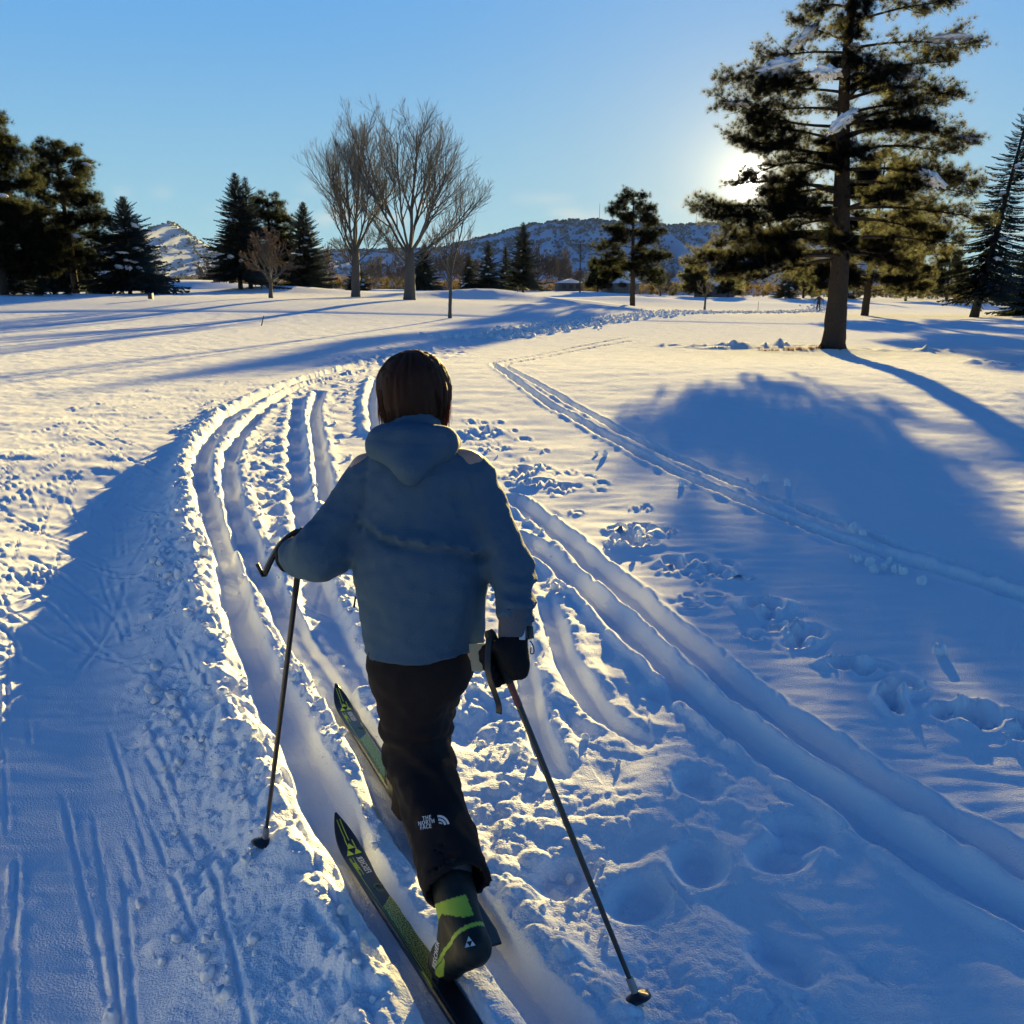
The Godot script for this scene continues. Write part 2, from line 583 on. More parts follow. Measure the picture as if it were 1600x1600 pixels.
func build_snow() -> void:
	n_clod = noise(9.0, 5, FastNoiseLite.TYPE_CELLULAR)
	n_crumb = noise(24.0, 6, FastNoiseLite.TYPE_CELLULAR)
	n_soft = noise(1.0, 7)
	n_wave = noise(1.0, 8, FastNoiseLite.TYPE_SIMPLEX_SMOOTH, 2)
	n_fine = noise(1.6, 11, FastNoiseLite.TYPE_SIMPLEX_SMOOTH, 2)
	make_rings()
	# chopped ground first, then the grooves that press it flat
	chop(LANE, 2.8, 0.10)
	chop(CLUMPS, 0.36, 0.85)
	chop(CHOP, 0.85, 0.85)
	chop(RIGHT_CHOP, 0.45, 0.5, 0.015)
	chop(FAR_TRAIL, 1.6, 0.9, 0.03)
	chop([-0.1, -3.8, 0.0, -3.2, 0.2, -2.6, 0.5, -2.0], 0.6, 0.5, 0.015)
	chop([0.6, -4.2, 0.8, -3.2, 1.0, -2.5], 0.4, 0.3, 0.02)
	# skate strokes that fan across the wide lane
	var lane := spline(flat_points(LANE), 6)
	for i in 220:
		var t := rng.randf()
		var at := int(t * 0.70 * (lane.size() - 2))
		var d := (lane[at + 1] - lane[at]).normalized()
		var o := lane[at] + d.cross(Vector3.UP) * rng.randf_range(-2.3, 1.2) + d * rng.randf_range(-0.3, 0.3)
		d = d.rotated(Vector3.UP, rng.randf_range(0.12, 0.5) * (1.0 if rng.randf() < 0.5 else -1.0))
		var l := rng.randf_range(0.35, 1.5)
		var bend := d.cross(Vector3.UP) * rng.randf_range(-0.1, 0.1)
		groove([o.x - d.x * l, o.z - d.z * l, o.x + bend.x, o.z + bend.z, o.x + d.x * l, o.z + d.z * l], rng.randf_range(0.010, 0.022), rng.randf_range(0.0015, 0.0055), 0.0022, 0.0018, 0.014, 0.3, 0.25)
	for i in 150:   # corduroy and scrapes nearer the trail
		var at := rng.randi_range(0, lane.size() - 3)
		var d := (lane[at + 1] - lane[at]).normalized()
		var o := lane[at] + d.cross(Vector3.UP) * rng.randf_range(-1.2, 1.2)
		var l := rng.randf_range(0.2, 0.9)
		groove([o.x - d.x * l, o.z - d.z * l, o.x + d.x * l, o.z + d.z * l], 0.010, 0.004, 0.002, 0.002, 0.010, 0.3, 0.2)
	hollow([-4.6, -11.6, -3.75, -9.3, -3.15, -7.4, -2.70, -6.0, -2.28, -5.0, -1.98, -4.3, -1.68, -3.6, -1.46, -3.05, -1.30, -2.6, -1.15, -2.1, -1.0, -1.4], 0.75, 3.6, 0.17)
	groove(TRACK_L, 0.085, 0.085, 0.085, 0.030, 0.11)
	groove(TRACK_R, 0.085, 0.085, 0.030, 0.030, 0.060)
	groove(RIGHT_A, 0.055, 0.095, 0.02, 0.03, 0.04)
	groove(RIGHT_B, 0.055, 0.095, 0.03, 0.02, 0.04)
	groove(WIDE, 0.09, 0.052, 0.034, 0.036, 0.030)
	groove(WIDE_B, 0.07, 0.045, 0.034, 0.024, 0.028)
	groove([0.19, -5.84, 0.26, -4.80, 0.39, -4.09, 0.61, -3.72], 0.07, 0.05, 0.02, 0.02, 0.04, 0.7, 0.4)
	groove([0.02, -5.6, 0.05, -4.8, 0.10, -4.0, 0.2, -3.4], 0.06, 0.05, 0.02, 0.02, 0.04, 0.7, 0.4)
	groove([-3.29, -17.22, -2.84, -14.40, -2.33, -11.94, -1.81, -9.47, -1.57, -8.31], 0.08, 0.09, 0.05, 0.03, 0.05)
	groove([-3.42, -16.05, -2.59, -11.94, -1.90, -8.86, -1.47, -7.01, -1.11, -5.53, -0.71, -4.38], 0.11, 0.05, 0.02, 0.02, 0.05)
	groove([-2.67, -20.01, -2.23, -16.05, -1.68, -12.47], 0.09, 0.09, 0.06, 0.03, 0.06)
	for i in range(0, FEET.size(), 2):
		for k in 4:
			dent(FEET[i] + rng.randf_range(-0.10, 0.10), FEET[i + 1] + rng.randf_range(-0.13, 0.13), rng.randf_range(0.045, 0.10), rng.randf_range(0.07, 0.14), 0.9 + rng.randf_range(-0.9, 0.9), -0.055, 0.012, 0.35)
	for i in range(0, HOLES.size(), 2):
		dent(HOLES[i], HOLES[i + 1], 0.11, 0.15, sin(i * 2.3), -0.034, 0.006, 0.15)
	for i in 46:   # small boot and pole marks beside the trail
		var t := rng.randf()
		var z := lerpf(-13.5, -4.2, t)
		dent(lerpf(-0.5, 1.7, t) + rng.randf_range(-0.35, 0.35), z, rng.randf_range(0.025, 0.07), rng.randf_range(0.03, 0.08), rng.randf() * 3.0, -0.035, 0.012, 0.2)
	var far := spline(flat_points(FAR_TRAIL), 10)
	for i in 260:     # the trodden trail that bends away across the open snow
		var p := far[rng.randi_range(0, far.size() - 2)] + Vector3(rng.randfn() * 0.8, 0, rng.randfn() * 0.8)
		if p.length() < 57.0 and p.length() > 25.0:
			dent(p.x, p.z, rng.randf_range(0.10, 0.3), rng.randf_range(0.10, 0.3), rng.randf() * 3.0, -0.06, 0.03, 0.3)
	# the trodden furrow and heap by the big pine
	for i in 16:
		dent(rng.randf_range(5.2, 10.2), -34.4 + rng.randf_range(-0.7, 0.7), rng.randf_range(0.3, 0.8), rng.randf_range(0.25, 0.5), rng.randf(), -0.09, 0.045, 0.5)
	dent(7.7, -34.2, 0.55, 0.5, 0.0, 0.24, 0.0, 0.6)
	for i in 10:
		dent(rng.randf_range(10.8, 15.0), -32.2 + rng.randf_range(-0.8, 0.8), rng.randf_range(0.2, 0.6), rng.randf_range(0.15, 0.4), rng.randf(), -0.06, 0.04, 0.4)
	for i in 9:
		dent(rng.randf_range(11.5, 14.5), -24.6 + rng.randf_range(-0.9, 0.7), rng.randf_range(0.3, 0.7), rng.randf_range(0.2, 0.4), rng.randf(), -0.12, 0.05, 0.4)
	row_v.resize(rows)
	in_parallel(snow_row, rows)
	var m := snow_material()
	var o := part("snow_ground", snow_surface(row_v, rows, cols, false), m, self)
	o.set_meta("kind", "structure")
	# everything round and behind the detailed part, out to the foot of the hills
	var rings := []
	var nc := 360
	var r := 0.0
	while r < 3600.0:
		var v := PackedVector3Array()
		for k in nc:
			var a := -PI + TAU * k / nc
			var x := r * sin(a)
			var z := -r * cos(a)
			var inside := absf(a) < AZ_MAX - 0.03 and r < NEAR_R - 0.5
			var y := ground(x, z) - (0.35 if inside else 0.02) + 0.03 * n_wave.get_noise_2d(x * 0.15, z * 0.3)
			v.append(Vector3(x, y, z))
		rings.append(v)
		r = r + maxf(0.5, r * 0.03) if r > 58.0 or r < 50.0 else 59.2
	o = part("snow_field", snow_surface(rings, rings.size(), nc, true), m, self)
	o.set_meta("kind", "structure")

# ---------------------------------------------------------------- trees

var bark_pine: StandardMaterial3D
var bark_grey: StandardMaterial3D
var twig_mat: StandardMaterial3D
var russet_mat: StandardMaterial3D
var pine_mat: StandardMaterial3D
var spruce_mat: StandardMaterial3D
var sunlit_pine_mat: StandardMaterial3D
var pad_mat: StandardMaterial3D
var tuft_fine: ArrayMesh
var tuft_coarse: ArrayMesh
var frond: ArrayMesh
var bark_noise: FastNoiseLite

func tree_materials() -> void:
	bark_noise = noise(5.0, 31, FastNoiseLite.TYPE_SIMPLEX_SMOOTH, 2)
	bark_pine = solid(Color(0.052, 0.042, 0.036), 0.95, 0.2)
	relief(bark_pine, grain(0.045, 256, 3, FastNoiseLite.TYPE_CELLULAR, 4), 4.0, 1.0)
	bark_pine.uv1_scale = Vector3(2.2, 0.7, 2.2)
	bark_grey = solid(Color(0.090, 0.088, 0.088), 0.95, 0.2)
	relief(bark_grey, grain(0.04, 256, 3, FastNoiseLite.TYPE_SIMPLEX_SMOOTH, 5), 3.0, 1.0)
	bark_grey.uv1_scale = Vector3(2.0, 0.5, 2.0)
	twig_mat = solid(Color(0.125, 0.125, 0.13), 0.9, 0.2)
	russet_mat = solid(Color(0.105, 0.072, 0.065), 0.9, 0.2)
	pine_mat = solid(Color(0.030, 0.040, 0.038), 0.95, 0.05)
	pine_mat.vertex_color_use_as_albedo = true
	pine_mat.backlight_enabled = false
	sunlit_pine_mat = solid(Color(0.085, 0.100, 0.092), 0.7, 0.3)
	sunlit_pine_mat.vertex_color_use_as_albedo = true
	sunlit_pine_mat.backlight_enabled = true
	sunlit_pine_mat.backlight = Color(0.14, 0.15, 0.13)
	spruce_mat = solid(Color(0.050, 0.068, 0.064), 0.8, 0.3)
	spruce_mat.vertex_color_use_as_albedo = true
	pad_mat = solid(Color(0.88, 0.90, 0.93), 0.75, 0.2)
	tuft_fine = make_tuft(34, 0.017, 0.5)
	tuft_coarse = make_tuft(22, 0.030, 0.6)
	frond = make_frond()

# A spray of needles that points along +Y and is about one unit long.
func make_tuft(n: int, wide: float, lean: float) -> ArrayMesh:
	var r := RandomNumberGenerator.new()
	r.seed = n * 7 + 1
	var o := blank()
	var v := PackedVector3Array()
	var nn := PackedVector3Array()
	var ix := PackedInt32Array()
	for i in n:
		var a := i * 2.39996
		var t := (i + 0.5) / n
		var sp := lerpf(0.15, 1.45, pow(t, lean))
		var d := Vector3(cos(a) * sin(sp), cos(sp), sin(a) * sin(sp)).normalized()
		var s := d.cross(Vector3(r.randf() - 0.5, r.randf() - 0.5, r.randf() - 0.5)).normalized()
		var root := Vector3(0, 0.25 * (1.0 - t), 0)
		var l := r.randf_range(0.65, 1.0)
		var up := s.cross(d).normalized()
		v.append_array([root - s * wide, root + s * wide, root + d * l + s * wide * 0.35, root + d * l - s * wide * 0.35])
		for k in 4:
			nn.append((up + d * 0.4).normalized())
		var b := i * 4
		ix.append_array([b, b + 1, b + 2, b, b + 2, b + 3])
	return baked([v, nn, ix])

# A spruce bough one unit long, along +Z, with hanging side twigs.
func make_frond() -> ArrayMesh:
	var r := RandomNumberGenerator.new()
	r.seed = 77
	var v := PackedVector3Array()
	var nn := PackedVector3Array()
	var ix := PackedInt32Array()
	for i in 46:
		var t := 0.12 + 0.88 * i / 45.0
		var y := -0.10 * sin(t * 2.4) + 0.06 * t * t
		var p := Vector3(0, y, t)
		var side := 1.0 if i % 2 == 0 else -1.0
		var l := (0.30 * (1.0 - t) + 0.09) * r.randf_range(0.7, 1.15)
		var d := Vector3(side * r.randf_range(0.5, 1.0), r.randf_range(-0.75, 0.15), r.randf_range(0.25, 0.8)).normalized()
		var w := Vector3(0, 0.024, 0).lerp(Vector3(0, 0.0, 0.036), r.randf())
		v.append_array([p - w, p + w, p + d * l * 0.6 + w * 0.9, p + d * l, p + d * l * 0.6 - w * 0.9])
		for k in 5:
			nn.append(Vector3(side * 0.3, 0.9, 0.1).normalized())
		var b := i * 5
		ix.append_array([b, b + 1, b + 2, b, b + 2, b + 4, b + 4, b + 2, b + 3])
	var b := v.size()
	v.append_array([Vector3(-0.02, 0, 0), Vector3(0.02, 0, 0), Vector3(0, -0.02, 1.05), Vector3(0, -0.04, 0), Vector3(0, 0.02, 0)])
	for k in 5:
		nn.append(Vector3.UP)
	ix.append_array([b, b + 1, b + 2, b + 3, b + 4, b + 2])
	return baked([v, nn, ix])

func facing(d: Vector3, roll: float, size: float) -> Basis:
	d = d.normalized()
	var s := d.cross(Vector3(0.3, 0.1, 0.95)).normalized().rotated(d, roll)
	return Basis(s, d, s.cross(d)).scaled(Vector3.ONE * size)

func frond_basis(d: Vector3, length: float, wide: float) -> Basis:
	d = d.normalized()
	var s := Vector3.UP.cross(d).normalized()
	var u := d.cross(s)
	return Basis(s * wide, u * wide, d * length)

# One pine bough: its limb and side shoots go into `wood`, its needle sprays into `where`.
func bough(from: Vector3, to: Vector3, arch: float, spread: float, tuft: float, density: float, wood: Array, where: Array, tints: PackedColorArray, thick: float) -> PackedColorArray:
	var l := from.distance_to(to)
	var flat := Vector3(to.x - from.x, 0, to.z - from.z).normalized()
	var across := flat.cross(Vector3.UP)
	var pts := PackedVector3Array()
	var rad := PackedFloat32Array()
	var bend := rng.randf_range(-0.10, 0.10) * l
	for i in 9:
		var t := i / 8.0
		var p := from.lerp(to, t) + Vector3.UP * arch * sin(PI * t) + across * bend * sin(PI * t)
		p += Vector3.UP * 0.05 * l * pow(t, 4.0)
		pts.append(p)
		rad.append(lerpf(thick, 0.008, pow(t, 0.8)))
	tube(wood, pts, rad, 6)
	var shoots := int(l * 6.0 * density) + 3
	for s in shoots:
		var t := lerpf(0.28, 1.0, pow((s + rng.randf()) / shoots, 0.85))
		var at := pts[0]
		var seg := minf(t * 8.0, 7.999)
		at = pts[int(seg)].lerp(pts[int(seg) + 1], seg - int(seg))
		var side := 1.0 if s % 2 == 0 else -1.0
		var sl := spread * (0.35 + 0.65 * sin(PI * clampf(t * 0.95, 0, 1))) * rng.randf_range(0.6, 1.1)
		var d := (flat * rng.randf_range(0.35, 1.0) + across * side * rng.randf_range(0.25, 1.0) + Vector3.UP * rng.randf_range(-0.5, 0.75)).normalized()
		var end := at + d * sl
		var mid := at.lerp(end, 0.5) - Vector3.UP * 0.06 * sl
		tube(wood, PackedVector3Array([at, mid, end]), PackedFloat32Array([0.012, 0.009, 0.005]), 3, 0.0, null, false)
		var n := int(sl * 13.0 * density) + 3
		for k in n:
			var u := lerpf(0.15, 1.0, (k + rng.randf()) / n)
			var p := at.lerp(mid, u * 2.0) if u < 0.5 else mid.lerp(end, u * 2.0 - 1.0)
			p += Vector3(rng.randf_range(-1, 1), rng.randf_range(-0.55, 0.75), rng.randf_range(-1, 1)) * tuft * 1.05
			var dd := d * 0.6 + Vector3(rng.randf_range(-0.9, 0.9), rng.randf_range(0.0, 1.2), rng.randf_range(-0.9, 0.9))
			where.append(Transform3D(facing(dd, rng.randf() * TAU, tuft * rng.randf_range(0.75, 1.3)), p))
			var c := rng.randf_range(0.6, 1.35)
			tints.append(Color(c * rng.randf_range(0.9, 1.2), c, c * rng.randf_range(0.8, 1.05)))
	return tints

func snow_pad(parent: Node, at: Vector3, size: Vector3, tilt := 0.0) -> void:
	var v := PackedVector3Array()
	var ix := PackedInt32Array()
	var nb := noise(1.7, rng.randi() % 1000)
	var n := 28
	var m := 16
	for i in m + 1:
		var th := PI * i / m
		for k in n:
			var a := TAU * k / n
			var d := Vector3(sin(th) * cos(a), cos(th), sin(th) * sin(a))
			var q := d * (0.92 + 0.45 * nb.get_noise_3dv(d * 1.2) + 0.22 * nb.get_noise_3dv(d * 2.9) + 0.08 * nb.get_noise_3dv(d * 7.0))
			if q.y < 0:
				q.y *= 0.45 - 1.1 * nb.get_noise_3dv(d * 2.3)
			v.append(q * size)
	for i in m:
		for k in n:
			var a := i * n + k
			var b := i * n + (k + 1) % n
			ix.append_array([a, b, a + n, b, b + n, a + n])
	var o := part("snow_load", baked([v, smooth(v, ix), ix]), pad_mat, parent)
	o.position = at
	o.rotation.z = tilt

func trunk_of(parent: Node, pts: PackedVector3Array, rad: PackedFloat32Array, mat: Material, sides := 14) -> void:
	var p := spline(pts, 6)
	var r := PackedFloat32Array()
	for i in p.size():
		var u := i / 6.0
		var k := mini(int(u), rad.size() - 2)
		r.append(lerpf(rad[k], rad[k + 1], u - k))
	var o := blank()
	tube(o, p, r, sides, 0.16, bark_noise)
	part("trunk", baked(o), mat, parent)

# The big pine: boughs measured as [attach height, tip x, tip height, tip z, arch, spread]
const BIG_BOUGHS := [
	6.55, -4.0, 7.20, 0.2, -0.25, 1.15, 6.1, -3.2, 6.35, 0.9, 0.15, 1.1, 8.1, -3.75, 7.75, -0.3, 0.15, 1.05, 7.5, -2.9, 7.25, 0.8, 0.15, 1.1, 8.9, -1.9, 9.35, 0.2, 0.0, 0.85, 8.6, -2.5, 8.55, -0.9, 0.1, 0.9,
	10.2, -1.4, 10.25, 0.1, 0.0, 0.8, 5.5, -3.55, 5.95, 0.4, 0.15, 1.1, 5.7, -2.6, 6.05, -1.4, 0.1, 1.0, 5.25, -3.2, 4.85, -0.2, 0.45, 0.7, 4.75, -2.7, 4.35, 0.8, 0.3, 0.7, 4.2, -4.15, 3.70, 0.5, 0.15, 1.1, 4.1, -4.35, 4.15, -0.9, 0.15, 1.1,
	3.5, -3.75, 3.05, 0.2, 0.2, 1.0, 3.3, -2.7, 2.95, 1.2, 0.2, 0.9, 2.9, -4.5, 2.35, -0.6, 0.25, 1.05, 2.8, -3.4, 2.15, 0.8, 0.25, 0.9, 2.95, -3.6, 2.6, -2.4, 0.15, 1.0,
	9.4, 2.75, 9.85, 0.2, 0.1, 0.85, 8.7, 3.75, 8.65, -0.2, 0.25, 0.9, 7.3, 3.15, 7.15, 0.3, 0.35, 0.95, 7.9, 2.6, 8.05, 0.9, 0.2, 0.9, 6.3, 3.75, 5.80, 0.1, 0.45, 1.0, 6.6, 2.6, 6.55, -1.1, 0.2, 0.9,
	5.3, 4.1, 4.75, -0.3, 0.3, 1.05, 4.9, 3.4, 4.35, 1.0, 0.3, 1.0, 4.2, 4.2, 3.70, 0.3, 0.25, 1.1, 3.9, 3.2, 3.35, -1.0, 0.2, 1.0, 3.3, 3.4, 2.95, 0.6, 0.2, 1.0, 3.0, 2.6, 2.45, -0.6, 0.2, 0.9, 2.9, 2.9, 2.3, -2.0, 0.2, 0.9,
	2.7, -2.9, 1.85, 0.3, 0.2, 0.9, 2.8, -4.0, 1.95, 0.9, 0.3, 0.9, 3.9, -3.0, 3.5, 1.3, 0.2, 1.0, 4.6, -3.6, 4.7, 1.0, 0.2, 0.9, 7.0, -2.6, 6.9, -0.9, 0.15, 1.0, 7.9, -2.9, 7.3, 0.6, 0.1, 1.0, 6.9, 2.3, 6.9, 1.0, 0.2, 0.9, 5.8, 2.9, 5.5, 0.9, 0.25, 1.0]

func big_pine() -> void:
	var base := on_ground(10.05, -31.77)
	var t := thing("pine_tree", "tall spreading pine with snow clumps on its boughs, the low sun behind it", "tree", base)
	trunk_of(t, PackedVector3Array([Vector3(-0.04, -0.3, 0), Vector3(-0.01, 0.35, 0), Vector3(0.03, 2.0, 0), Vector3(-0.04, 4.0, 0), Vector3(-0.13, 6.0, 0), Vector3(-0.20, 8.0, 0), Vector3(-0.12, 10.2, 0), Vector3(-0.1, 13.0, 0)]),
		PackedFloat32Array([0.56, 0.345, 0.285, 0.25, 0.205, 0.15, 0.11, 0.03]), bark_pine, 22)
	var where := []
	var tints := PackedColorArray()
	var all := BIG_BOUGHS.duplicate()
	for i in 30:      # boughs that reach towards and away from the camera
		var h := lerpf(2.7, 10.2, (i + rng.randf()) / 30.0)
		var s := -1.0 if i % 2 == 0 else 1.0
		var l := lerpf(3.4, 1.7, (h - 2.7) / 8.0) * rng.randf_range(0.75, 1.1)
		var a := rng.randf_range(0.75, 2.4)
		all.append_array([h, l * cos(a), h + rng.randf_range(-0.5, 0.35), s * l * sin(a), 0.2, 0.85])
	for i in 14:      # the top, above the picture
		var h := lerpf(10.6, 13.1, i / 13.0)
		var l := lerpf(2.2, 0.6, i / 13.0)
		all.append_array([h, l * cos(i * 2.4), h + 0.35, l * sin(i * 2.4), 0.1, lerpf(0.8, 0.4, i / 13.0)])
	for i in range(0, all.size(), 6):
		var wood := blank()
		var from := Vector3(lerpf(0.02, -0.2, clampf(all[i] / 9.0, 0, 1)), all[i], 0)
		tints = bough(from, Vector3(all[i + 1], all[i + 2], all[i + 3]), all[i + 4], all[i + 5], 0.155, 1.22, wood, where, tints, clampf(0.085 - all[i] * 0.004, 0.03, 0.08))
		part("limb", baked(wood), bark_pine, t)
	for i in 60:      # dead twigs on the bare trunk
		var h := rng.randf_range(1.9, 7.5)
		var a := rng.randf() * TAU
		var wood := blank()
		if i >= 12:
			continue
		var p := Vector3(0, h, 0)
		var d := Vector3(cos(a), rng.randf_range(-0.3, 0.2), sin(a))
		var l := rng.randf_range(0.4, 1.1)
		tube(wood, PackedVector3Array([p, p + d * l * 0.5 + Vector3(0, 0.08, 0), p + d * l - Vector3(0, 0.12, 0)]), PackedFloat32Array([0.018, 0.012, 0.005]), 4)
		part("dead_twig", baked(wood), bark_pine, t)
	many("crown", tuft_fine, sunlit_pine_mat, t, where, tints)
	for s in [[-2.25, 8.05, 0.55, 0.62, 0.26, 0.4, 0.25], [-1.55, 8.95, 0.3, 0.5, 0.16, 0.3, 0.75], [-1.15, 7.75, 1.3, 0.42, 0.22, 0.35, 0.05], [-0.65, 6.45, 1.6, 0.5, 0.17, 0.25, 0.75], [-0.15, 8.65, 0.5, 0.16, 0.1, 0.2, 0.0],
		[-3.4, 7.12, 0.3, 0.42, 0.10, 0.3, 0.0], [2.1, 4.9, 1.3, 0.42, 0.18, 0.35, -0.5], [2.6, 8.95, 0.2, 0.5, 0.1, 0.3, 0.1], [3.1, 9.0, 0.1, 0.3, 0.09, 0.2, -0.1], [1.4, 10.15, 0.6, 0.6, 0.18, 0.3, 0.1], [3.5, 6.15, 0.2, 0.4, 0.1, 0.3, -0.2], [0.1, 7.9, 1.2, 0.16, 0.12, 0.15, -0.3], [1.3, 7.75, 1.0, 0.3, 0.1, 0.25, 0.0]]:
		snow_pad(t, Vector3(s[0], s[1], s[2]), Vector3(s[3], s[4], s[5]), s[6])

# Other pines. shape: crown radius at heights from the lowest bough to the top.
func pine(called: String, label: String, x: float, z: float, height: float, clear: float, shape: Array, boughs: int, tuft: float, density: float, lean := 0.0, group := "", loads := 3) -> Node3D:
	var t := thing(called, label, "tree", on_ground(x, z), group)
	trunk_of(t, PackedVector3Array([Vector3(0, -0.3, 0), Vector3(lean * 0.1, 0.4, 0), Vector3(lean * 0.35, height * 0.35, 0), Vector3(lean * 0.7, height * 0.7, 0), Vector3(lean, height * 0.97, 0)]),
		PackedFloat32Array([height * 0.030, height * 0.024, height * 0.019, height * 0.011, 0.02]), bark_pine, 10)
	var where := []
	var tints := PackedColorArray()
	var wood := blank()
	for i in boughs:
		var u := (i + rng.randf() * 0.8) / boughs
		var h := lerpf(clear, height * 0.97, u)
		var k := u * (shape.size() - 1)
		var r: float = lerpf(shape[int(k)], shape[mini(int(k) + 1, shape.size() - 1)], k - int(k)) * rng.randf_range(0.72, 1.12)
		var a := i * 2.39996 + rng.randf() * 0.7
		var from := Vector3(lean * h / height, h, 0)
		var to := from + Vector3(cos(a) * r, rng.randf_range(-0.18, 0.42) * r * (0.4 + u), sin(a) * r)
		tints = bough(from, to, 0.06 * r, minf(0.55 * r, 1.3), tuft, density, wood, where, tints, 0.045)
	part("limbs", baked(wood), bark_pine, t)
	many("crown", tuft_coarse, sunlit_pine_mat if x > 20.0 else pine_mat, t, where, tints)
	for i in loads:
		var a := rng.randf_range(PI * 0.1, PI * 0.9)
		var h := rng.randf_range(0.25, 0.85)
		var r: float = shape[int(h * (shape.size() - 1))] * rng.randf_range(0.45, 0.85)
		snow_pad(t, Vector3(cos(a) * r, lerpf(clear, height, h) + 0.2, sin(a) * r), Vector3(rng.randf_range(0.25, 0.5), 0.13, 0.3), rng.randf_range(-0.3, 0.3))
	return t

func spruce(called: String, label: String, x: float, z: float, height: float, width: float, clear: float, fronds: int, droop := 0.15, lean := 0.0, group := "", loads := 4, ragged := 0.38) -> Node3D:
	var t := thing(called, label, "tree", on_ground(x, z), group)
	trunk_of(t, PackedVector3Array([Vector3(0, -0.3, 0), Vector3(0, 0.3, 0), Vector3(lean * 0.4, height * 0.4, 0), Vector3(lean, height, 0)]), PackedFloat32Array([height * 0.028, height * 0.022, height * 0.013, 0.02]), bark_pine, 9)
	var where := []
	var tints := PackedColorArray()
	for i in fronds:
		var u := pow((i + rng.randf()) / fronds, 1.25)
		var h := lerpf(clear, height * 0.985, u)
		var r := width * pow(1.0 - u, 0.8) * rng.randf_range(1.0 - ragged, 1.0 + ragged * 0.5) 
		var a := i * 2.39996 + rng.randf() * 0.8
		r = r * (0.86 + 0.5 * bark_noise.get_noise_2d(h * 0.45 + x, fmod(a, TAU) * 0.12)) + 0.22
		var d := Vector3(cos(a), lerpf(-droop, 0.65, pow(u, 1.6)) + rng.randf_range(-0.10, 0.10), sin(a))
		where.append(Transform3D(frond_basis(d, r, r * 0.62 + 0.14), Vector3(lean * h / height, h, 0)))
		var c := rng.randf_range(0.65, 1.35)
		tints.append(Color(c, c, c * rng.randf_range(0.9, 1.15)))
	many("crown", frond, spruce_mat, t, where, tints)
	for i in loads:
		var a := rng.randf_range(PI * 0.1, PI * 0.9)
		var u := rng.randf_range(0.1, 0.7)
		var r := width * pow(1.0 - u, 0.8) * rng.randf_range(0.3, 0.72)
		snow_pad(t, Vector3(lean * lerpf(clear, height, u) / height + cos(a) * r, lerpf(clear, height, u) - 0.08 * r, sin(a) * r), Vector3(rng.randf_range(0.18, 0.45), rng.randf_range(0.08, 0.2), 0.25), rng.randf_range(-0.3, 0.3) - 0.4 * cos(a))
	return t

# Bare branches, grown level by level. Twigs go into `fine`, the rest into `wood`.
func grow(p: Vector3, d: Vector3, l: float, r: float, level: int, last: int, lift_up: float, spread: float, kids: Array, wood: Array, fine: Array, least: float) -> void:
	var n := 5 if level < last else 3
	var pts := PackedVector3Array([p])
	var rad := PackedFloat32Array([r])
	var q := p
	for i in n:
		d = (d + Vector3(rng.randf_range(-1, 1), rng.randf_range(-0.6, 0.6), rng.randf_range(-1, 1)) * 0.19 + Vector3.UP * lift_up / n).normalized()
		q += d * l / n
		pts.append(q)
		rad.append(maxf(least, lerpf(r, r * 0.35, (i + 1.0) / n)))
	tube(fine if level >= last else wood, pts, rad, 3 if level >= last else (5 if level > 1 else 8), 0.0, null, level < last)
	if level == last:
		return
	var count: int = kids[level]
	for k in count:
		var u := lerpf(0.22, 0.98, (k + rng.randf()) / count)
		var s := minf(u * n, n - 0.001)
		var at := pts[int(s)].lerp(pts[int(s) + 1], s - int(s))
		var dir := (pts[int(s) + 1] - pts[int(s)]).normalized()
		var side := dir.cross(Vector3(rng.randf_range(-1, 1), rng.randf_range(-0.4, 0.4), rng.randf_range(-1, 1)).normalized()).normalized()
		var out := (dir + side * spread * rng.randf_range(0.6, 1.25)).normalized()
		grow(at, out, l * lerpf(0.62, 0.34, u) * rng.randf_range(0.75, 1.2), maxf(least, lerpf(r, r * 0.35, u) * 0.6), level + 1, last, lift_up, spread, kids, wood, fine, least)

func bare_tree(called: String, label: String, x: float, z: float, trunk_h: float, trunk_r: float, limbs: Array, kids: Array, last: int, lift_up: float, spread: float, mat: Material, twigs: Material, least: float, group := "") -> Node3D:
	var t := thing(called, label, "tree", on_ground(x, z), group)
	trunk_of(t, PackedVector3Array([Vector3(0, -0.3, 0), Vector3(0, 0.3, 0), Vector3(0.02 * trunk_h, trunk_h * 0.6, 0), Vector3(0.03 * trunk_h, trunk_h * 1.06, 0)]), PackedFloat32Array([trunk_r * 1.35, trunk_r * 1.05, trunk_r * 0.92, trunk_r * 0.7]), mat, 12)
	var fine := blank()
	for b in limbs:     # [start height, heading, slope up, length, radius]
		var wood := blank()
		var d := Vector3(cos(b[1]), b[2], sin(b[1])).normalized()
		grow(Vector3(0.02 * trunk_h, b[0], 0), d, b[3], b[4], 0, last, lift_up, spread, kids, wood, fine, least)
		part("limb", baked(wood), mat, t)
	part("twigs", baked(fine), twigs, t, true)
	return t

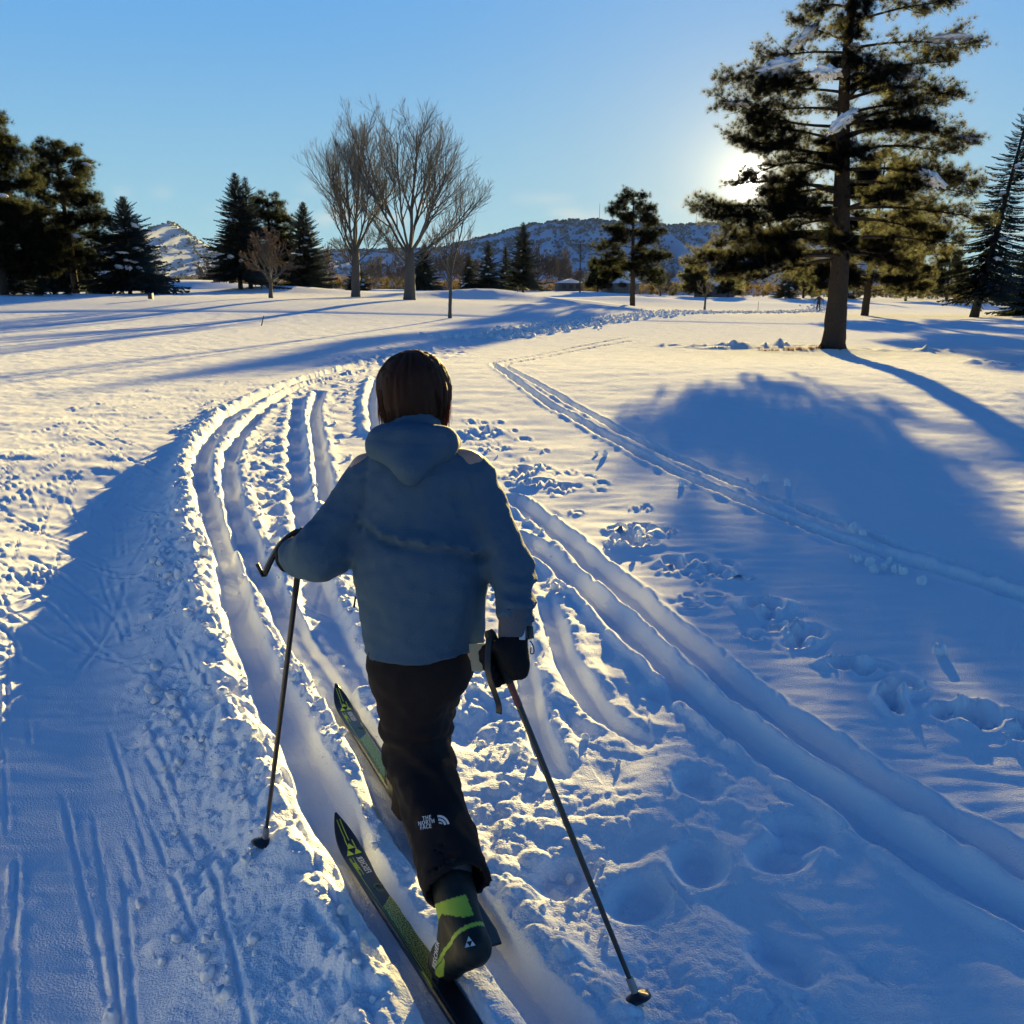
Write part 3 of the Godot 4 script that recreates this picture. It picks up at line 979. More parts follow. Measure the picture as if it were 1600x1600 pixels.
func build_trees() -> void:
	tree_materials()
	big_pine()
	# right of the big pine
	pine("pine_tree", "open pine with brownish needles standing just behind and right of the tall pine's trunk", 27.5, -80.0, 12.0, 1.6, [4.8, 5.6, 5.2, 4.2, 2.8, 1.2], 56, 0.32, 0.75, 0.8, "", 7)
	spruce("spruce_tree", "thin spire-topped spruce with drooping lower boughs and a crooked trunk at the right", 33.9, -75.0, 15.2, 3.3, 1.9, 300, 0.35, 2.6, "", 5, 0.35)
	spruce("spruce_tree", "dark bushy conifer cut by the right edge of the view, nearest the spire-topped spruce", 41.2, -79.0, 10.8, 4.4, 0.6, 520, 0.2, 0.0, "", 2)
	spruce("spruce_tree", "broad dark conifer mostly outside the right edge, behind the bushy one", 49.5, -88.0, 14.5, 5.0, 0.6, 520, 0.2)
	# middle
	pine("pine_tree", "lone mid-sized pine with layered boughs in front of the flat-topped hill", 14.1, -120.0, 13.2, 2.6, [3.7, 4.3, 4.0, 3.3, 2.3, 0.9], 44, 0.36, 0.55, -0.2, "", 2)
	spruce("spruce_tree", "dark pointed spruce on a short bare trunk in the middle distance", 1.6, -150.0, 10.6, 3.4, 1.7, 420, 0.12, 0.0, "", 3)
	spruce("spruce_tree", "frosted spruce second from the left in the row of three behind the thin sapling", -4.3, -188.0, 8.9, 3.4, 0.3, 340, 0.1, 0.0, "row of three distant spruces", 8)
	spruce("spruce_tree", "smallest frosted spruce at the left end of the row of three", -8.0, -190.0, 7.0, 2.5, 0.3, 300, 0.1, 0.0, "row of three distant spruces", 6)
	spruce("spruce_tree", "frosted spruce tucked against the dark pointed spruce, right end of the row of three", -1.2, -192.0, 8.2, 2.7, 0.3, 300, 0.1, 0.0, "row of three distant spruces", 6)
	spruce("spruce_tree", "dark spruce behind the trunk of the right-hand bare cottonwood", -14.6, -172.0, 7.6, 3.6, 0.4, 380, 0.15)
	spruce("spruce_tree", "low dark conifer behind the trunk of the left-hand bare cottonwood", -24.0, -160.0, 4.6, 2.6, 0.2, 240, 0.1)
	# left
	spruce("spruce_tree", "tall twin-topped spruce with a bare lower trunk left of the small reddish tree", -25.05, -95.0, 10.3, 3.3, 1.2, 520, 0.18, 0.0, "", 5)
	spruce("spruce_tree", "second leader of the twin-topped spruce, a narrow dark spire on its right", -24.2, -95.4, 9.9, 2.2, 3.5, 240, 0.1, 0.0, "", 0)
	pine("pine_tree", "round-topped pine rising behind the small reddish tree", -24.5, -105.0, 9.4, 1.6, [1.6, 2.8, 3.0, 2.6, 1.9, 0.9], 44, 0.32, 0.6, 0.0, "", 1)
	spruce("spruce_tree", "broad dark spruce left of the bare cottonwoods", -21.0, -105.0, 8.7, 3.3, 0.3, 480, 0.08, 0.0, "", 5)
	spruce("spruce_tree", "wide ragged spruce with snow slabs on its boughs and a broken double top", -29.7, -80.0, 7.3, 3.5, 0.9, 380, 0.25, 0.0, "", 12, 0.45)
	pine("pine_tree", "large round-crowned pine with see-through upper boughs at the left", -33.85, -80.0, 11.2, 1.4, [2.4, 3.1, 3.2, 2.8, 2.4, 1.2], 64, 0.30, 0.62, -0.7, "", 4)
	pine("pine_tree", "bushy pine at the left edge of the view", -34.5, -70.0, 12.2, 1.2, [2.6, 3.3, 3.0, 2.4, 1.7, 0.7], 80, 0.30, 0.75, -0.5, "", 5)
	spruce("spruce_tree", "dark filler spruce standing behind and between the two left-hand pines", -43.0, -100.0, 7.5, 4.2, 0.2, 420, 0.1)
	spruce("spruce_tree", "dark spruce behind the round-crowned pine, right of its trunk", -37.5, -104.0, 6.6, 3.6, 0.2, 380, 0.1)
	spruce("spruce_tree", "dark spruce at the far left behind the bushy edge pine", -50.5, -102.0, 9.0, 4.5, 0.2, 420, 0.1)
	# bare trees
	bare_tree("cottonwood_tree", "left-hand bare cottonwood of the tall pair, with a slim forking trunk", -12.92, -85.0, 3.6, 0.36, [[3.3, 2.9, 1.32, 6.58, 0.108], [3.5, 1.9, 5.40, 8.68, 0.136], [3.5, 0.2, 1.50, 7.00, 0.108], [3.6, -0.9, 3.12, 7.98, 0.108], [3.0, 3.4, 0.90, 5.32, 0.079], [2.6, 0.0, 0.72, 3.50, 0.065], [3.5, -2.2, 2.88, 7.84, 0.101], [3.4, 2.4, 2.64, 7.35, 0.094], [3.6, 0.7, 2.64, 7.42, 0.094], [2.0, 2.6, 1.44, 2.52, 0.050], [1.8, 3.3, 1.92, 2.38, 0.043]],
		[11, 8, 6], 3, 0.50, 0.58, bark_grey, twig_mat, 0.008, "pair of tall bare cottonwoods")
	bare_tree("cottonwood_tree", "right-hand bare cottonwood of the tall pair, thick trunk and long limb reaching right", -7.98, -80.0, 3.4, 0.44, [[3.2, 0.0, 0.50, 6.58, 0.108], [3.4, 0.7, 1.44, 7.56, 0.122], [3.4, 1.9, 5.52, 8.82, 0.144], [3.4, -1.2, 3.60, 8.54, 0.129], [3.2, 2.9, 1.56, 7.42, 0.122], [2.6, 3.3, 0.66, 4.62, 0.079], [3.4, -2.6, 2.28, 7.98, 0.108], [3.3, 0.1, 1.56, 7.14, 0.101], [3.4, 2.4, 2.88, 8.26, 0.108], [2.4, 0.3, 0.42, 2.94, 0.065], [2.0, 2.6, 0.96, 2.52, 0.050]],
		[11, 8, 6], 3, 0.50, 0.58, bark_grey, twig_mat, 0.008, "pair of tall bare cottonwoods")
	bare_tree("sapling", "young bare tree with one thin dark straight trunk in front of the cottonwoods", -3.52, -58.0, 2.2, 0.10, [[2.0, 0.2, 4.0, 4.6, 0.06], [2.1, 3.0, 2.0, 2.6, 0.035], [2.2, 0.3, 2.0, 2.6, 0.035], [2.2, 1.8, 2.6, 2.8, 0.035], [2.3, -1.5, 2.6, 2.8, 0.035]], [7, 5], 2, 0.6, 0.45, bark_grey, twig_mat, 0.009)
	bare_tree("sapling", "tiny bare tree alone on the snow left of the tall pine", 20.68, -110.0, 1.5, 0.11, [[1.3, 0.2, 4.0, 2.0, 0.05], [1.4, 3.0, 1.6, 1.4, 0.035], [1.4, 0.3, 1.5, 1.3, 0.035], [1.5, 1.8, 2.0, 1.4, 0.03]], [6, 4], 2, 0.4, 0.5, bark_grey, twig_mat, 0.013)
	bare_tree("crabapple_tree", "small round reddish bare tree in front of the dark spruces at the left", -17.6, -75.0, 1.3, 0.14, [[1.1, 0.0, 1.0, 2.2, 0.06], [1.2, 1.2, 1.6, 2.5, 0.06], [1.2, 2.4, 1.4, 2.4, 0.06], [1.2, 3.5, 1.0, 2.2, 0.06], [1.2, 4.6, 1.6, 2.5, 0.06], [1.3, 5.5, 2.2, 2.9, 0.06], [1.2, 0.6, 3.5, 3.0, 0.06]], [8, 6, 4], 3, 0.25, 0.75, bark_grey, russet_mat, 0.014)

# ---------------------------------------------------------------- smooth solids from joined bones

# A bone: from a to b, radius ra to rb; k is how softly it joins what came before, s squeezes space, op 1 cuts it away.
func bone(a: Vector3, b: Vector3, ra: float, rb: float, k := 0.03, s := Vector3.ONE, op := 0.0) -> PackedFloat32Array:
	var m := maxf(s.x, maxf(s.y, s.z))
	return PackedFloat32Array([a.x, a.y, a.z, b.x, b.y, b.z, ra, rb, k, s.x, s.y, s.z, m, op])

func field(bones: PackedFloat32Array, p: Vector3) -> float:
	var d := 10.0
	for i in range(0, bones.size(), 14):
		var s := Vector3(bones[i + 9], bones[i + 10], bones[i + 11])
		var a := Vector3(bones[i], bones[i + 1], bones[i + 2])
		var q := (p - a) * s
		var ba := (Vector3(bones[i + 3], bones[i + 4], bones[i + 5]) - a) * s
		var l := ba.length_squared()
		var h := clampf(q.dot(ba) / l, 0.0, 1.0) if l > 1e-9 else 0.0
		var e := ((q - ba * h).length() - lerpf(bones[i + 6], bones[i + 7], h)) / (bones[i + 12] if s.x != s.y or s.y != s.z else s.x)
		var k := bones[i + 8]
		if bones[i + 13] > 0.5:
			d = -smin(-d, e, k)
		else:
			d = smin(d, e, k)
	return d

func no_change(_p: Vector3, d: float) -> float:
	return d

# Surface net of the joined bones: returns [vertices, normals, indices].
func net(bones: PackedFloat32Array, lo: Vector3, hi: Vector3, cell: float, extra: Callable, slack := 0.018) -> Array:
	var bx := int(ceil((hi.x - lo.x) / cell / 4.0)) + 1
	var by := int(ceil((hi.y - lo.y) / cell / 4.0)) + 1
	var bz := int(ceil((hi.z - lo.z) / cell / 4.0)) + 1
	var nx := bx * 4
	var ny := by * 4
	var nz := bz * 4
	var sx := 1
	var sy := nx
	var sz := nx * ny
	var val := PackedFloat32Array()
	val.resize(nx * ny * nz)
	val.fill(1.0)
	var active := []
	var reach := cell * 3.6 + slack
	for k in bz:
		for j in by:
			for i in bx:
				var c := lo + Vector3(i * 4 + 1.5, j * 4 + 1.5, k * 4 + 1.5) * cell
				var d := field(bones, c)
				if absf(d) < reach:
					active.append(Vector3i(i, j, k))
					for z in 4:
						for y in 4:
							for x in 4:
								var p := lo + Vector3(i * 4 + x, j * 4 + y, k * 4 + z) * cell
								var e := field(bones, p)
								if absf(e) < 0.05:
									e = (extra as Callable).call(p, e)
								val[(i * 4 + x) + (j * 4 + y) * sy + (k * 4 + z) * sz] = e
				elif d < 0.0:
					for z in 4:
						for y in 4:
							for x in 4:
								val[(i * 4 + x) + (j * 4 + y) * sy + (k * 4 + z) * sz] = d
	var id := PackedInt32Array()
	id.resize(nx * ny * nz)
	id.fill(-1)
	var v := PackedVector3Array()
	var ix := PackedInt32Array()
	var off := PackedInt32Array([0, sx, sy, sx + sy, sz, sx + sz, sy + sz, sx + sy + sz])
	var ends := PackedInt32Array([0, 1, 2, 3, 4, 5, 6, 7, 0, 2, 1, 3, 4, 6, 5, 7, 0, 4, 1, 5, 2, 6, 3, 7])
	for b in active:
		for z in range(maxi(b.z * 4 - 1, 0), mini(b.z * 4 + 4, nz - 1)):
			for y in range(maxi(b.y * 4 - 1, 0), mini(b.y * 4 + 4, ny - 1)):
				for x in range(maxi(b.x * 4 - 1, 0), mini(b.x * 4 + 4, nx - 1)):
					var at := x + y * sy + z * sz
					if id[at] >= 0:
						continue
					var inside := 0
					for o in 8:
						if val[at + off[o]] < 0.0:
							inside += 1
					if inside == 0 or inside == 8:
						continue
					var sum := Vector3.ZERO
					var n := 0
					for e in range(0, 24, 2):
						var p := ends[e]
						var q := ends[e + 1]
						var va := val[at + off[p]]
						var vb := val[at + off[q]]
						if (va < 0.0) != (vb < 0.0):
							var t := va / (va - vb)
							var pa := Vector3(p & 1, (p >> 1) & 1, p >> 2)
							var pb := Vector3(q & 1, (q >> 1) & 1, q >> 2)
							sum += pa.lerp(pb, t)
							n += 1
					id[at] = v.size()
					v.append(lo + (Vector3(x, y, z) + sum / n) * cell)
	for b in active:
		for z in range(maxi(b.z * 4, 1), mini(b.z * 4 + 4, nz - 1)):
			for y in range(maxi(b.y * 4, 1), mini(b.y * 4 + 4, ny - 1)):
				for x in range(maxi(b.x * 4, 1), mini(b.x * 4 + 4, nx - 1)):
					var at := x + y * sy + z * sz
					var neg := val[at] < 0.0
					for axis in 3:
						var step: int = [sx, sy, sz][axis]
						if (val[at + step] < 0.0) == neg:
							continue
						var u: int = [sy, sz, sx][axis]
						var w: int = [sz, sx, sy][axis]
						var a := id[at]
						var c := id[at - u]
						var d := id[at - u - w]
						var e := id[at - w]
						if a < 0 or c < 0 or d < 0 or e < 0:
							continue
						if neg:
							ix.append_array([a, d, c, a, e, d])
						else:
							ix.append_array([a, c, d, a, d, e])
	return [v, smooth(v, ix), ix]

func joined(list: Array) -> PackedFloat32Array:
	var o := PackedFloat32Array()
	for b in list:
		o.append_array(b)
	return o

func merge(a: Array, b: Array) -> Array:
	var n: int = a[0].size()
	a[0].append_array(b[0])
	a[1].append_array(b[1])
	for i in b[2]:
		a[2].append(i + n)
	return a

# ---------------------------------------------------------------- the skier

var n_fold: FastNoiseLite
var n_hair: FastNoiseLite

func ridge(p: Vector3, a: Vector2, b: Vector2) -> Vector2:   # across, along a line seen from behind
	var d := b - a
	var q := Vector2(p.x, p.y) - a
	var t := clampf(q.dot(d) / d.length_squared(), 0.0, 1.0)
	var e := q - d * t
	return Vector2(e.length() * signf(d.x * q.y - d.y * q.x), t)

const CREASES := [[-0.385, 1.205, -0.345, 1.185, 0.012, 0.024], [-0.345, 1.185, -0.290, 1.172, 0.013, 0.024], [-0.290, 1.172, -0.225, 1.163, 0.012, 0.024], [-0.225, 1.163, -0.16, 1.153, 0.011, 0.024], [-0.16, 1.153, -0.10, 1.130, 0.011, 0.024], [-0.10, 1.125, -0.045, 1.165, 0.006, 0.025],
	[-0.372, 1.32, -0.385, 1.25, 0.006, 0.02], [-0.385, 1.25, -0.40, 1.20, 0.007, 0.02], [-0.50, 1.16, -0.42, 1.21, 0.005, 0.025], [-0.44, 1.10, -0.36, 1.11, 0.003, 0.03], [-0.08, 1.22, -0.05, 1.14, 0.005, 0.02], [-0.30, 0.95, -0.12, 0.99, 0.003, 0.05], [-0.40, 0.93, -0.3, 0.91, 0.003, 0.04]]

func jacket_folds(p: Vector3, d: float) -> float:
	d += 0.0055 * n_fold.get_noise_3d(p.x * 6.0 + p.y * 3.0, p.y * 8.0 - p.x * 3.0, p.z * 6.0) + 0.0045 * n_fold.get_noise_3d(p.x * 19.0, p.y * 26.0, p.z * 19.0)
	if p.z > -2.76:
		for c in CREASES:
			var q := ridge(p, Vector2(c[0], c[1]), Vector2(c[2], c[3]))
			if absf(q.x) < c[5] * 2.0:
				var s: float = q.x / c[5]
				d -= c[4] * (1.0 if q.y > 0.001 and q.y < 0.999 else 0.6) * (exp(-1.8 * s) if s >= 0.0 else (lerpf(1.0, -0.7, smoothstep(0.0, 1.0, -s)) if s > -1.0 else -0.7 * exp(2.5 * (s + 1.0))))
	# bunched sleeve above the right wrist, and rings on the left forearm
	if p.x > -0.07 and p.y < 1.10:
		var k := smoothstep(1.10, 1.06, p.y) * smoothstep(-0.05, 0.02, p.x)
		d -= k * 0.007 * (sin(p.y * 150.0 + 2.0 * n_fold.get_noise_3d(p.x * 9.0, p.y * 5.0, p.z * 9.0) + p.x * 22.0))
	if p.x < -0.50 and p.z < -2.66:
		d -= 0.004 * sin((p.z * 0.9 + p.y * 0.35) * 130.0) * smoothstep(-2.68, -2.78, p.z)
	# hem
	var hem := 0.822 + 0.08 * (p.x + 0.41) + 0.004 * sin(p.x * 31.0)
	if p.x > -0.46 and p.x < -0.05 or p.y < 0.8:
		d = maxf(d, hem - p.y)
	# hem channel
	d += 0.004 * exp(-pow((p.y - hem - 0.022) / 0.004, 2.0)) * smoothstep(-0.48, -0.44, p.x) * (1.0 - smoothstep(-0.07, -0.04, p.x))
	# shoulder seams
	var sl := ridge(p, Vector2(-0.39, 1.36), Vector2(-0.405, 1.20))
	d += 0.004 * exp(-pow(sl.x / 0.006, 2.0)) * smoothstep(0.0, 0.1, sl.y) * (1.0 - smoothstep(0.9, 1.0, sl.y))
	var sr := ridge(p, Vector2(-0.125, 1.37), Vector2(-0.065, 1.18))
	d += 0.004 * exp(-pow(sr.x / 0.006, 2.0)) * smoothstep(0.0, 0.1, sr.y) * (1.0 - smoothstep(0.9, 1.0, sr.y))
	return d

func hood_folds(p: Vector3, d: float) -> float:
	d += 0.006 * n_fold.get_noise_3d(p.x * 8.0, p.y * 12.0, p.z * 8.0)
	var s := ridge(p, Vector2(-0.40, 1.425), Vector2(-0.15, 1.415))
	d += 0.002 * exp(-pow(s.x / 0.005, 2.0))
	return d

var ankle := Vector3(-0.155, 0.315, -2.385)
var shank_dir := Vector3(0.115, -0.16, 0.345).normalized()

func pants_folds(p: Vector3, d: float) -> float:
	d += 0.007 * n_fold.get_noise_3d(p.x * 9.0, p.y * 7.0, p.z * 9.0) + 0.004 * n_fold.get_noise_3d(p.x * 14.0 + 5.0, p.y * 24.0, p.z * 14.0)
	# gathers behind the knee
	var k := smoothstep(0.66, 0.55, p.y) * smoothstep(0.36, 0.45, p.y)
	d -= 0.006 * k * sin(p.y * 78.0 + p.x * 30.0 + 2.5 * n_fold.get_noise_3d(p.x * 6.0, p.y * 6.0, p.z * 6.0))
	var cut := (p - ankle).dot(shank_dir)
	if p.z > -2.62 and p.y < 0.6:
		d = maxf(d, cut - 0.045 + 0.006 * sin(p.x * 40.0))
		d += 0.003 * exp(-pow((cut - 0.022) / 0.004, 2.0))
	elif p.y < 0.3:
		d = maxf(d, 0.075 - p.y)
	d = maxf(d, p.y - 0.90)
	return d

func hair_strands(p: Vector3, d: float) -> float:
	var c := Vector3(-0.277, 1.585, -2.85)
	var a := atan2(p.x - c.x, p.z - c.z)
	d -= 0.0065 * n_hair.get_noise_3d(a * 7.0 + p.y * 6.0, p.y * 5.0, 0.0) + 0.0045 * n_hair.get_noise_3d(a * 24.0, p.y * 4.0, 4.0)
	d = maxf(d, (1.440 + 0.022 * n_hair.get_noise_3d(a * 26.0, 0.0, 9.0) - 0.05 * smoothstep(1.35, 1.75, a) * 0.4) - p.y)
	return d

func hand_bones(c: Vector3, up: Vector3, back: Vector3, wrist: Vector3) -> PackedFloat32Array:
	var f := up.cross(back).normalized()
	if f.z > 0.0:
		f = -f
	var list := []
	for i in 4:
		var o := 0.036 - 0.023 * i
		var long: float = [0.95, 1.06, 1.0, 0.82][i]
		var heel := c + up * o * 0.75 + back * 0.034 - f * 0.034
		var knuckle := c + up * o + back * 0.030 + f * 0.034 * long
		var p1 := c + up * (o + 0.002) - back * 0.006 + f * 0.047 * long
		var p2 := c + up * (o + 0.003) - back * 0.038 + f * 0.018
		var p3 := c + up * (o + 0.002) - back * 0.030 - f * 0.020 * long
		list.append(bone(heel, knuckle, 0.021, 0.0165, 0.02))
		list.append(bone(knuckle, p1, 0.0165, 0.0145, 0.006))
		list.append(bone(p1, p2, 0.0145, 0.0135, 0.005))
		list.append(bone(p2, p3, 0.0135, 0.0115, 0.005))
	var t0 := c + up * 0.020 + back * 0.026 - f * 0.036
	var t1 := c + up * 0.058 + back * 0.010 - f * 0.034
	var t2 := c + up * 0.060 - back * 0.022 - f * 0.010
	var t3 := c + up * 0.054 - back * 0.036 + f * 0.016
	list.append(bone(t0, t1, 0.020, 0.017, 0.012))
	list.append(bone(t1, t2, 0.017, 0.0145, 0.005))
	list.append(bone(t2, t3, 0.0145, 0.0125, 0.005))
	list.append(bone(c + up * 0.006 + back * 0.034 - f * 0.028, wrist, 0.034, 0.034, 0.025))
	return joined(list)

func glove_creases(p: Vector3, d: float) -> float:
	return d + 0.0016 * n_fold.get_noise_3d(p.x * 40.0, p.y * 40.0, p.z * 40.0)

func boot_shape(toe: Vector3, heel: Vector3, top: Vector3) -> PackedFloat32Array:
	var along_foot := (toe - heel).normalized()
	var ball := toe.lerp(heel, 0.28)
	var mid := toe.lerp(heel, 0.62)
	var up := (top - heel.lerp(toe, 0.2)).normalized()
	up = (up - along_foot * up.dot(along_foot) * 0.6).normalized()
	return joined([
		bone(toe + up * 0.012, ball + up * 0.012, 0.036, 0.045, 0.02), bone(ball + up * 0.012, heel + up * 0.012, 0.045, 0.038, 0.02),
		bone(ball + up * 0.030, mid + up * 0.06, 0.036, 0.042, 0.03), bone(mid + up * 0.06, top - along_foot * 0.004, 0.044, 0.050, 0.03),
		bone(heel + up * 0.03, heel.lerp(top, 0.7) - along_foot * 0.006, 0.042, 0.045, 0.03),
		bone(top, top + up * 0.035, 0.052, 0.056, 0.02)])

func boot_detail(p: Vector3, d: float) -> float:
	return d + 0.0015 * n_fold.get_noise_3d(p.x * 30.0, p.y * 30.0, p.z * 30.0)

func ribbon(pts: PackedVector3Array, wide_dir: Vector3, half: float, thick: float) -> Array:
	var v := PackedVector3Array()
	var ix := PackedInt32Array()
	for i in pts.size():
		var d := (pts[mini(i + 1, pts.size() - 1)] - pts[maxi(i - 1, 0)]).normalized()
		var w := (wide_dir - d * wide_dir.dot(d)).normalized()
		var u := w.cross(d) * thick * 0.5
		for c in [w * half + u, -w * half + u, -w * half - u, w * half - u]:
			v.append(pts[i] + c)
	for i in pts.size() - 1:
		for k in 4:
			var a := i * 4 + k
			var b := i * 4 + (k + 1) % 4
			ix.append_array([a, b, a + 4, b, b + 4, a + 4])
	for e in [0, (pts.size() - 1) * 4]:
		ix.append_array([e, e + 2, e + 1, e, e + 3, e + 2] if e == 0 else [e, e + 1, e + 2, e, e + 2, e + 3])
	return [v, smooth(v, ix), ix]

func lettering(parent: Node, called: String, text: String, size: float, mat: Material, at: Vector3, right: Vector3, up: Vector3, bold := true) -> MeshInstance3D:
	var t := TextMesh.new()
	var f := SystemFont.new()
	f.font_names = PackedStringArray(["Droid Sans"])
	if bold:
		f.font_weight = 700
	t.font = f
	t.text = text
	t.font_size = 64
	t.pixel_size = size / 64.0
	t.depth = 0.0006
	t.curve_step = 4.0
	var o := part(called, t, mat, parent)
	var n := right.cross(up).normalized()
	o.transform = Transform3D(Basis(right.normalized(), n.cross(right.normalized()), n), at)
	return o

func flat_shape(pts: Array, at: Vector3, right: Vector3, up: Vector3) -> ArrayMesh:
	var poly := PackedVector2Array(pts)
	var tri := Geometry2D.triangulate_polygon(poly)
	var n := right.cross(up).normalized()
	var v := PackedVector3Array()
	var nn := PackedVector3Array()
	var ix := PackedInt32Array()
	for p in poly:
		v.append(at + right * p.x + up * p.y)
		nn.append(n)
	for p in poly:
		v.append(at + right * p.x + up * p.y - n * 0.0006)
		nn.append(-n)
	var c := poly.size()
	for i in range(0, tri.size(), 3):
		ix.append_array([tri[i], tri[i + 2], tri[i + 1], tri[i] + c, tri[i + 1] + c, tri[i + 2] + c])
	return baked([v, nn, ix])

func onto(bones: PackedFloat32Array, p: Vector3, n: Vector3, gap: float) -> Vector3:
	var q := p - n * 0.06
	for i in 60:
		if field(bones, q) > gap:
			return q
		q += n * 0.002
	return q

func black_cloth(lin: Color, cm: float) -> StandardMaterial3D:
	var m := solid(lin, 0.85, 0.25)
	relief(m, grain(0.12, 256, 2, FastNoiseLite.TYPE_SIMPLEX_SMOOTH, 12), cm, 6.0)
	return m

func build_skier() -> void:
	n_fold = noise(1.0, 41, FastNoiseLite.TYPE_SIMPLEX_SMOOTH, 2)
	n_hair = noise(1.0, 42, FastNoiseLite.TYPE_SIMPLEX_SMOOTH, 2)
	var jacket_mat := black_cloth(Color(0.058, 0.104, 0.158), 0.10)
	var pants_mat := black_cloth(Color(0.018, 0.014, 0.015), 0.12)
	var skin := solid(Color(0.52, 0.30, 0.21), 0.6, 0.4)
	skin.subsurf_scatter_enabled = true
	skin.subsurf_scatter_strength = 0.15
	var hair_mat := solid(Color(0.034, 0.017, 0.011), 0.65, 0.25)
	hair_mat.backlight_enabled = true
	hair_mat.backlight = Color(0.5, 0.2, 0.06)
	var glove_mat := black_cloth(Color(0.012, 0.011, 0.013), 0.1)
	var grey_mat := black_cloth(Color(0.11, 0.11, 0.125), 0.15)
	var white_print := solid(Color(0.55, 0.57, 0.60), 0.6)
	var lime := solid(Color(0.42, 0.58, 0.06), 0.55, 0.4)
	var dark := solid(Color(0.010, 0.010, 0.012), 0.45, 0.5)

	var t := thing("person", "person seen from behind in a blue hooded jacket and dark trousers, striding on skis", "person", Vector3.ZERO)
	var hip := Vector3(-0.245, 0.86, -2.66)
	# the body under the clothes, one surface from head to feet
	var knee_l := Vector3(-0.275, 0.475, -2.735)
	var knee_r := Vector3(-0.275, 0.49, -3.02)
	var foot_r := Vector3(-0.325, 0.10, -3.17)
	var elbow_l := Vector3(-0.535, 1.095, -2.68)
	var wrist_l := Vector3(-0.622, 1.065, -2.835)
	var elbow_r := Vector3(0.0, 1.075, -2.62)
	var wrist_r := Vector3(0.008, 0.95, -2.525)
	var neck := Vector3(-0.272, 1.42, -2.79)
	var skull := Vector3(-0.277, 1.545, -2.855)
	var body := joined([
		bone(hip, Vector3(-0.25, 1.06, -2.69), 0.125, 0.115, 0.05, Vector3(1, 1, 1.3)), bone(Vector3(-0.25, 1.06, -2.69), Vector3(-0.26, 1.26, -2.74), 0.115, 0.125, 0.05, Vector3(1, 1, 1.3)),
		bone(Vector3(-0.40, 1.315, -2.76), Vector3(-0.125, 1.33, -2.73), 0.055, 0.055, 0.06), bone(Vector3(-0.268, 1.30, -2.75), skull, 0.062, 0.055, 0.05),
		bone(Vector3(-0.40, 1.30, -2.77), elbow_l, 0.048, 0.040, 0.03), bone(elbow_l, wrist_l, 0.040, 0.028, 0.02), bone(Vector3(-0.115, 1.31, -2.73), elbow_r, 0.048, 0.040, 0.03), bone(elbow_r, wrist_r, 0.040, 0.028, 0.02),
		bone(Vector3(-0.315, 0.84, -2.66), knee_l, 0.085, 0.058, 0.05), bone(knee_l, ankle, 0.056, 0.038, 0.02), bone(Vector3(-0.18, 0.84, -2.68), knee_r, 0.085, 0.058, 0.05), bone(knee_r, foot_r, 0.056, 0.038, 0.02)])
	var head := joined([
		bone(skull, skull + Vector3(0, -0.01, 0), 0.086, 0.084, 0.02, Vector3(1.12, 0.92, 0.94)), bone(skull + Vector3(0.0, -0.045, -0.035), skull + Vector3(0.0, -0.092, -0.062), 0.062, 0.036, 0.03, Vector3(1.1, 1, 1)),
		bone(skull + Vector3(0, -0.005, -0.088), skull + Vector3(0, -0.040, -0.108), 0.010, 0.015, 0.012), bone(skull + Vector3(-0.012, -0.043, -0.098), skull + Vector3(0.012, -0.043, -0.098), 0.009, 0.009, 0.008),
		bone(skull + Vector3(-0.035, 0.012, -0.082), skull + Vector3(0.035, 0.012, -0.082), 0.012, 0.012, 0.015),
		bone(skull + Vector3(-0.020, -0.072, -0.093), skull + Vector3(0.020, -0.072, -0.093), 0.008, 0.008, 0.008), bone(skull + Vector3(-0.018, -0.080, -0.091), skull + Vector3(0.018, -0.080, -0.091), 0.008, 0.008, 0.004),
		bone(skull + Vector3(-0.031, -0.008, -0.086), skull + Vector3(-0.031, -0.008, -0.086), 0.013, 0.013, 0.006), bone(skull + Vector3(0.031, -0.008, -0.086), skull + Vector3(0.031, -0.008, -0.086), 0.013, 0.013, 0.006),
		bone(skull + Vector3(-0.080, 0.005, 0.0), skull + Vector3(-0.080, -0.035, -0.006), 0.015, 0.011, 0.008), bone(skull + Vector3(0.080, 0.005, 0.0), skull + Vector3(0.080, -0.035, -0.006), 0.015, 0.011, 0.008),
		bone(skull + Vector3(0, -0.08, -0.01), neck + Vector3(0, -0.02, 0), 0.058, 0.062, 0.03)])
	var flesh := net(body, Vector3(-0.72, 0.0, -3.3), Vector3(0.1, 1.52, -2.3), 0.014, no_change)
	flesh = merge(flesh, net(head, skull - Vector3(0.12, 0.17, 0.15), skull + Vector3(0.12, 0.12, 0.13), 0.0055, no_change))
	part("body", baked(flesh), skin, t)
	for s in [-1.0, 1.0]:
		var eye := SphereMesh.new()
		eye.radius = 0.0115
		eye.height = 0.023
		eye.radial_segments = 16
		eye.rings = 8
		part("eye", eye, solid(Color(0.06, 0.045, 0.04), 0.2), t).position = skull + Vector3(s * 0.031, -0.008, -0.0905)

	# trousers
	var pants := joined([
		bone(Vector3(-0.245, 0.80, -2.655), Vector3(-0.245, 0.92, -2.66), 0.140, 0.14, 0.05, Vector3(1, 1, 1.25)),
		bone(Vector3(-0.295, 0.80, -2.66), knee_l, 0.108, 0.092, 0.05), bone(knee_l, ankle + shank_dir * 0.08, 0.092, 0.090, 0.04, Vector3(1, 1, 1)),
		bone(Vector3(-0.20, 0.80, -2.685), knee_r, 0.092, 0.084, 0.03), bone(knee_r, foot_r + Vector3(0, -0.08, 0), 0.086, 0.098, 0.03),
		bone(ankle - shank_dir * 0.035, ankle + shank_dir * 0.15, 0.072, 0.082, 0.01, Vector3.ONE, 1.0)])
